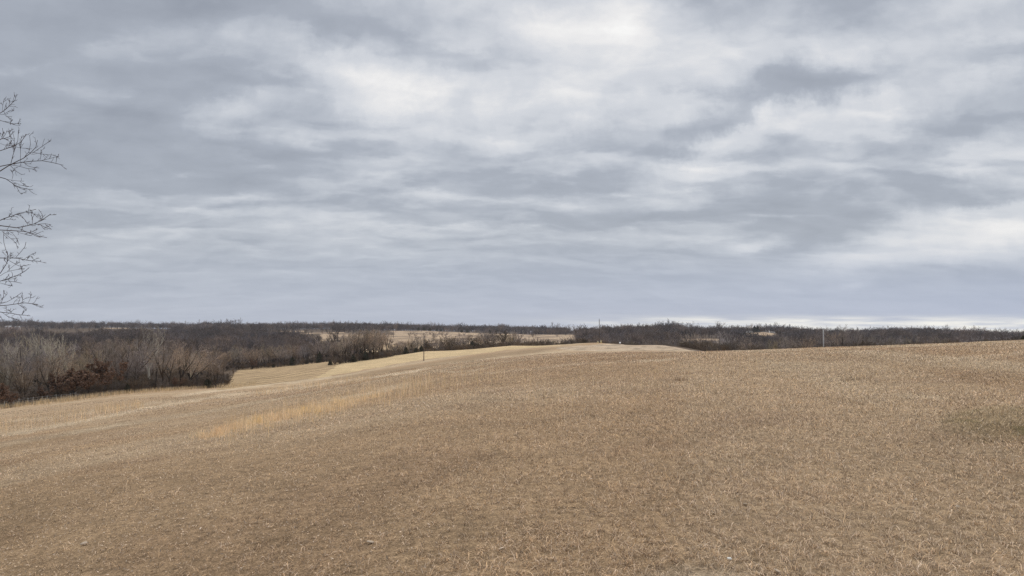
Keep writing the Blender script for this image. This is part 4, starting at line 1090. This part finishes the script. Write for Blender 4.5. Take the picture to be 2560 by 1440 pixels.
    stalks('dark_weeds', 'small dark dead weed tufts dotted over the home field', [(1685, 953, 1720, 950, 1.2, 50), (1500, 902, 1510, 900, .6, 16), (1570, 905, 1585, 903, .8, 18), (895, 968, 905, 966, .8, 14), (1225, 915, 1240, 914, .8, 14), (1355, 998, 1380, 996, 1, 24), (2100, 955, 2180, 947, 2, 60),], 0.08, 0.2, lin((112, 88, 62)) * K)
    stalks('crest_stalks', 'sparse dry stalks breaking the outline of the right-hand crest', [(1840, 881, 2060, 872, 1.5, 220), (2060, 872, 2300, 863, 1.5, 260), (2300, 863, 2560, 853, 1.5, 280)], 0.08, 0.2, lin((186, 158, 122)) * K)
    stalks('wood_edge_grass', 'tall pale grass along the foot of the left wood', [(-20, 1023, 150, 1004, 2, 700), (150, 1004, 300, 985, 2, 800), (300, 985, 560, 967, 1.6, 1300), (560, 967, 640, 960, 2, 200)], 0.5, 1.1, lin((186, 160, 118)) * K)
build_grass()

# ------------------------------------------------------------------ sky
RELIEF = 0.95
def build_sky():
    w = bpy.data.worlds.new('World'); SC.world = w; w.use_nodes = True
    nt = w.node_tree; nt.nodes.clear(); L = nt.links
    out = N(nt, 'ShaderNodeOutputWorld'); bg = N(nt, 'ShaderNodeBackground')
    L.new(bg.outputs[0], out.inputs[0])
    tc = N(nt, 'ShaderNodeTexCoord'); sep = N(nt, 'ShaderNodeSeparateXYZ'); L.new(tc.outputs['Generated'], sep.inputs[0])
    def M(op, a, b=None, c=None):
        q = N(nt, 'ShaderNodeMath', operation=op)
        for i, v in enumerate((a, b, c)):
            if v is None: continue
            if isinstance(v, (int, float)): q.inputs[i].default_value = v
            else: L.new(v, q.inputs[i])
        return q.outputs[0]
    X, Y, Z = sep.outputs
    def MR(src, a, b, lo, hi, smooth=False):
        r = N(nt, 'ShaderNodeMapRange'); r.interpolation_type = 'SMOOTHSTEP' if smooth else 'LINEAR'
        for i, v in zip((1, 2, 3, 4), (a, b, lo, hi)): r.inputs[i].default_value = v
        L.new(src, r.inputs[0]); return r.outputs[0]
    # cloud deck: a level sheet seen in perspective
    zz = M('ADD', M('MAXIMUM', Z, 0.0), 0.17)
    cxyz = N(nt, 'ShaderNodeCombineXYZ'); L.new(M('DIVIDE', X, zz), cxyz.inputs[0]); L.new(M('DIVIDE', Y, zz), cxyz.inputs[1])
    def noise(vec, scale, det, rough, dist=0.0):
        q = N(nt, 'ShaderNodeTexNoise', i_Scale=scale, i_Detail=det, i_Roughness=rough, i_Distortion=dist); L.new(vec, q.inputs['Vector']); return q
    mp = N(nt, 'ShaderNodeMapping'); mp.inputs['Rotation'].default_value = (0, 0, radians(-24)); mp.inputs['Scale'].default_value = (1.0, 1.3, 1.0); mp.inputs['Location'].default_value = (3.1, 1.7, 0.4)
    L.new(cxyz.outputs[0], mp.inputs[0])
    def shift(vec, d):
        q = N(nt, 'ShaderNodeVectorMath', operation='ADD'); q.inputs[1].default_value = d; L.new(vec, q.inputs[0]); return q.outputs[0]
    deck = noise(mp.outputs[0], 1.05, 7.0, 0.5, 0.6)
    deck_s = noise(shift(mp.outputs[0], (0.04, 0.16, 0)), 1.05, 7.0, 0.5, 0.6)
    deck2 = noise(shift(mp.outputs[0], (7.3, 2.1, 0.6)), 2.7, 6.0, 0.5, 0.5)
    deck2_s = noise(shift(mp.outputs[0], (7.32, 2.18, 0.6)), 2.7, 6.0, 0.5, 0.5)
    deck3 = noise(shift(mp.outputs[0], (1.3, 9.1, 0.2)), 6.5, 5.0, 0.5, 0.6)
    deck3_s = noise(shift(mp.outputs[0], (1.31, 9.135, 0.2)), 6.5, 5.0, 0.5, 0.6)
    # sky directions as slopes (x/y, z/y) ahead of the viewpoint, stirred by noise so that cloud edges are ragged
    yy = M('MAXIMUM', Y, 0.05)
    uv = N(nt, 'ShaderNodeCombineXYZ'); L.new(M('DIVIDE', X, yy), uv.inputs[0]); L.new(M('DIVIDE', Z, yy), uv.inputs[1])
    w1 = noise(uv.outputs[0], 3.2, 7.0, 0.6); 
    sub = N(nt, 'ShaderNodeVectorMath', operation='SUBTRACT'); sub.inputs[1].default_value = (0.5, 0.5, 0.5); L.new(w1.outputs['Color'], sub.inputs[0])
    # ragged less near the horizon where everything flattens
    wa = N(nt, 'ShaderNodeVectorMath', operation='MULTIPLY'); L.new(sub.outputs[0], wa.inputs[0])
    wamp = N(nt, 'ShaderNodeCombineXYZ'); L.new(MR(uv.outputs[0] and M('DIVIDE', Z, yy), 0.0, 0.3, 0.12, 0.34), wamp.inputs[0]); L.new(MR(M('DIVIDE', Z, yy), 0.0, 0.3, 0.01, 0.24), wamp.inputs[1])
    L.new(wamp.outputs[0], wa.inputs[1])
    uvw = N(nt, 'ShaderNodeVectorMath', operation='ADD'); L.new(uv.outputs[0], uvw.inputs[0]); L.new(wa.outputs[0], uvw.inputs[1])
    # brighter and darker masses of cloud: (column, row, half width, half height, rotation, amount)
    B = [(480, 40, 900, 60, 0, -.10), (60, 220, 560, 340, 0, -.18), (1360, 330, 120, 60, 0, .14), (900, 60, 420, 70, 4, -.10), (1330, 300, 160, 80, 0, .08), (1000, 520, 500, 60, 0, .07), (620, 230, 260, 40, 5, -.10), (520, 130, 520, 60, 14, .05), (760, 120, 230, 70, 8, -.10), (300, 330, 420, 140, 0, -.06), (660, 400, 240, 60, 12, -.13), (1180, 250, 160, 120, 0, .10),
         (590, 285, 160, 60, -8, .25), (900, 215, 180, 110, 0, .46), (1000, 300, 110, 90, 0, .40), (960, 440, 160, 60, 0, .16), (1200, 290, 110, 80, 0, .18), (880, 330, 320, 130, 10, .12),
         (1500, 70, 250, 120, 0, .40), (1440, 250, 130, 90, 0, .26), (1550, 150, 480, 300, 0, .15), (1230, 50, 220, 80, 0, .10),
         (2150, 110, 620, 180, -8, .22), (2000, 240, 260, 60, -10, -.42), (1760, 350, 220, 40, -20, -.26), (1420, 420, 260, 60, -10, -.06), (1830, 372, 280, 42, -20, .22), (2150, 280, 240, 60, -16, .22),
         (2400, 300, 220, 100, -15, -.12), (2460, 375, 220, 60, -8, .24), (1920, 490, 260, 36, -6, -.14), (2330, 475, 170, 38, 5, -.08), (2080, 450, 420, 100, 0, .15), (2120, 560, 330, 50, -14, -.16), (1930, 545, 90, 24, -8, -.14), (2130, 500, 90, 26, -15, -.12),
         (2360, 605, 380, 64, -10, .46), (1880, 606, 120, 18, -8, .30), (2540, 560, 130, 50, -5, .30), (2460, 520, 160, 16, -12, .18), (1700, 620, 420, 24, 0, -.06), (2150, 718, 70, 18, -4, .20),
         (620, 520, 600, 40, 6, .05), (1100, 560, 420, 40, -10, .05), (1300, 500, 300, 40, -6, .08), (1650, 470, 300, 50, -12, .06), (300, 620, 520, 50, 3, .03), (1500, 700, 900, 40, 0, -.04), (2300, 690, 500, 26, 0, -.10)]
    acc = None
    for px, py, hw, hh, rot, amt in B:
        a, b = ray(px, py)
        q = N(nt, 'ShaderNodeMapping', vector_type='TEXTURE'); q.inputs['Location'].default_value = (a, b, 0); q.inputs['Rotation'].default_value = (0, 0, radians(-rot)); q.inputs['Scale'].default_value = (hw * 1.5 / F, hh * 1.5 / F, 1)
        L.new(uvw.outputs[0], q.inputs[0])
        ln = N(nt, 'ShaderNodeVectorMath', operation='LENGTH'); L.new(q.outputs[0], ln.inputs[0])
        r = MR(ln.outputs['Value'], 0.0, 1.0, amt, 0.0, True)
        acc = r if acc is None else M('ADD', acc, r)
    ahead = MR(Y, 0.05, 0.25, 0.0, 1.0)
    acc = M('MULTIPLY', acc, ahead)
    v = M('ADD', M('MULTIPLY', acc, 1.15), 0.345)
    flat = MR(Z, 0.0, 0.22, 0.25, 1.0, True)
    v = M('ADD', v, MR(Z, 0.04, 0.2, 0.05, 0.0, True))
    # rolls of cloud: pale upper shoulders, dark flat undersides that end in a crisp lower edge
    wob = N(nt, 'ShaderNodeTexNoise', i_Scale=1.6, i_Detail=6.0, i_Roughness=0.6); L.new(mp.outputs[0], wob.inputs['Vector'])
    wob_s = N(nt, 'ShaderNodeVectorMath', operation='SCALE', i_Scale=0.85); L.new(wob.outputs['Color'], wob_s.inputs[0])
    pw_ = N(nt, 'ShaderNodeVectorMath', operation='ADD'); L.new(mp.outputs[0], pw_.inputs[0]); L.new(wob_s.outputs[0], pw_.inputs[1])
    def rolls(scale, d, off):
        hs = []
        for dd in (0.0, d):
            q = N(nt, 'ShaderNodeTexVoronoi', feature='F1', voronoi_dimensions='2D'); q.inputs['Scale'].default_value = scale
            q.inputs['Detail'].default_value = 1.0; q.inputs['Roughness'].default_value = 0.45; q.inputs['Lacunarity'].default_value = 2.3
            L.new(shift(pw_.outputs[0], (off + 0.2 * dd, dd, 0.3)), q.inputs['Vector']); hs.append(q.outputs['Distance'])
        return M('SUBTRACT', hs[0], hs[1])
    relief = M('ADD', M('MULTIPLY', M('SUBTRACT', deck_s.outputs[0], deck.outputs[0]), 0.5), M('ADD', M('MULTIPLY', rolls(1.0, 0.22, 0.0), 0.37), M('MULTIPLY', rolls(2.3, 0.09, 4.0), 0.46)))
    relief = M('ADD', relief, M('MULTIPLY', M('SUBTRACT', deck3_s.outputs[0], deck3.outputs[0]), 0.15))
    v = M('ADD', v, M('MULTIPLY', M('MULTIPLY', relief, RELIEF), flat))
    body = M('ADD', MR(deck.outputs[0], 0.32, 0.68, 0.09, -0.09), MR(deck2.outputs[0], 0.42, 0.60, 0.05, -0.055, True))
    v = M('ADD', v, M('MULTIPLY', body, flat))
    fine = noise(uvw.outputs[0], 14.0, 6.0, 0.6)
    v = M('ADD', v, M('MULTIPLY', MR(fine.outputs[0], 0.3, 0.7, -0.05, 0.05), flat))
    fine2 = noise(uvw.outputs[0], 7.0, 7.0, 0.62)
    v = M('ADD', v, M('MULTIPLY', MR(fine2.outputs[0], 0.3, 0.7, -0.09, 0.09), MR(v, 0.5, 0.8, 0.15, 1.0)))
    v = M('ADD', M('MINIMUM', v, 0.66), M('MULTIPLY', M('MAXIMUM', M('SUBTRACT', v, 0.66), 0.0), 0.5))
    v = M('ADD', M('MAXIMUM', v, 0.27), M('MULTIPLY', M('MINIMUM', M('SUBTRACT', v, 0.27), 0.0), 0.42))
    # break in the deck low over the horizon, ahead and to the right
    el = M('DIVIDE', Z, yy); azr = M('DIVIDE', X, yy)
    stm = N(nt, 'ShaderNodeMapping'); stm.inputs['Scale'].default_value = (9.0, 130.0, 1.0); L.new(uv.outputs[0], stm.inputs[0])
    stn = noise(stm.outputs[0], 1.0, 4.0, 0.55)
    band = M('MULTIPLY', MR(el, 0.0, 0.008, 1.0, 1.0), MR(el, 0.006, 0.020, 1.0, 0.0, True))
    band = M('MULTIPLY', band, MR(azr, -0.05, 0.30, 0.0, 1.0, True)); band = M('MULTIPLY', band, ahead)
    gap = M('MULTIPLY', band, MR(stn.outputs[0], 0.36, 0.62, 0.15, 1.0))
    ramp = N(nt, 'ShaderNodeValToRGB'); e = ramp.color_ramp.elements
    e[0].position = 0.0; e[1].position = 1.0
    stops = [(0.0, (143, 149, 161)), (0.3, (171, 177, 188)), (0.5, (190, 195, 204)), (0.7, (211, 214, 220)), (0.88, (237, 236, 236)), (1.0, (252, 251, 249))]
    e[0].color = (*lin(stops[0][1]), 1); e[1].color = (*lin(stops[-1][1]), 1)
    for p, c in stops[1:-1]: el_ = e.new(p); el_.color = (*lin(c), 1)
    L.new(v, ramp.inputs[0])
    def mixc(f, a, b):
        q = N(nt, 'ShaderNodeMix', data_type='RGBA')
        for s, val in ((0, f), (6, a), (7, b)):
            if isinstance(val, (int, float)): q.inputs[s].default_value = val
            elif isinstance(val, tuple): q.inputs[s].default_value = val
            else: L.new(val, q.inputs[s])
        return q.outputs[2]
    # clear sky seen thinly through the deck, most of it low down
    sky = N(nt, 'ShaderNodeTexSky', sky_type='NISHITA'); sky.sun_disc = False; sky.sun_elevation = radians(40); sky.sun_rotation = radians(7); sky.air_density = 1.2; sky.dust_density = 0.6
    skd = N(nt, 'ShaderNodeVectorMath', operation='SCALE', i_Scale=0.09); L.new(sky.outputs[0], skd.inputs[0])
    thin = MR(Z, 0.0, 0.30, 0.0, 0.0)
    c = mixc(M('MULTIPLY', MR(el, 0.02, 0.14, 1.0, 0.0, True), MR(azr, -0.7, 0.7, 0.25, 0.75)), ramp.outputs[0], (*lin((171, 184, 212)), 1))
    c2 = mixc(0.8, ramp.outputs[0], c)
    c3 = mixc(0.04, c2, skd.outputs[0])
    c4 = mixc(gap, c3, (*lin((250, 247, 238)), 1))
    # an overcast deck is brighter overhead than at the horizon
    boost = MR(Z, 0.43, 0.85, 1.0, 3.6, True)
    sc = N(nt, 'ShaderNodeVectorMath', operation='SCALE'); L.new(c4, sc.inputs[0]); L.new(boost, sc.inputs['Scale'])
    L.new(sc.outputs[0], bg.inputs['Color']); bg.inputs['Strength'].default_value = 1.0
    try: w.cycles.sampling_method = 'MANUAL'; w.cycles.sample_map_resolution = 512
    except Exception: pass
build_sky()

sun = bpy.data.lights.new('sun', 'SUN'); sun.energy = 1.5; sun.angle = radians(16); sun.color = (1.0, 0.95, 0.88)
so = bpy.data.objects.new('sun', sun); COL.objects.link(so)
# light comes from ahead, a little to the right, behind the bright break in the cloud
so.rotation_euler = (radians(50), 0, radians(180 - 7))

# ------------------------------------------------------------------ air between here and the far ridges
def haze():
    m, nt, nd, L = nodes('thin_winter_haze')
    out = N(nt, 'ShaderNodeOutputMaterial'); v = N(nt, 'ShaderNodeVolumePrincipled')
    v.inputs['Color'].default_value = (0.88, 0.91, 0.97, 1); v.inputs['Density'].default_value = 0.00005; v.inputs['Anisotropy'].default_value = 0.2
    L.new(v.outputs[0], out.inputs['Volume'])
    t = np.empty(len(bpy.data.meshes['terrain'].vertices) * 3, np.float32); bpy.data.meshes['terrain'].vertices.foreach_get('co', t)
    vv, q = box(-2900, 2900, -2900, 2900, float(t[2::3].min()) - 1.0, float(t[2::3].max()) + 45.0)
    tag(link('haze', new_mesh('haze', vv, [q], m)), 'thin pale winter haze over the valley', 'haze', kind='stuff')
haze()

# ------------------------------------------------------------------ camera and render settings
cam = bpy.data.cameras.new('camera'); cam.sensor_width = 36; cam.lens = 18 / math.tan(radians(35.0)); cam.clip_start = 0.1; cam.clip_end = 20000
co = bpy.data.objects.new('camera', cam); COL.objects.link(co)
co.location = (0, 0, EYE); co.rotation_euler = (radians(90) + PITCH, 0, 0)
SC.camera = co
SC.view_settings.view_transform = 'Standard'; SC.view_settings.look = 'None'; SC.view_settings.exposure = 0; SC.view_settings.gamma = 1
SC.render.engine = 'CYCLES'
SC.cycles.max_bounces = 5; SC.cycles.diffuse_bounces = 3; SC.cycles.transparent_max_bounces = 4; SC.cycles.use_denoising = True; SC.cycles.denoiser = 'OPENIMAGEDENOISE'; SC.cycles.denoising_input_passes = 'RGB_ALBEDO_NORMAL'; SC.cycles.denoising_prefilter = 'NONE'
SC.cycles.use_adaptive_sampling = False; SC.cycles.sample_clamp_direct = 4.0; SC.cycles.sample_clamp_indirect = 2.0
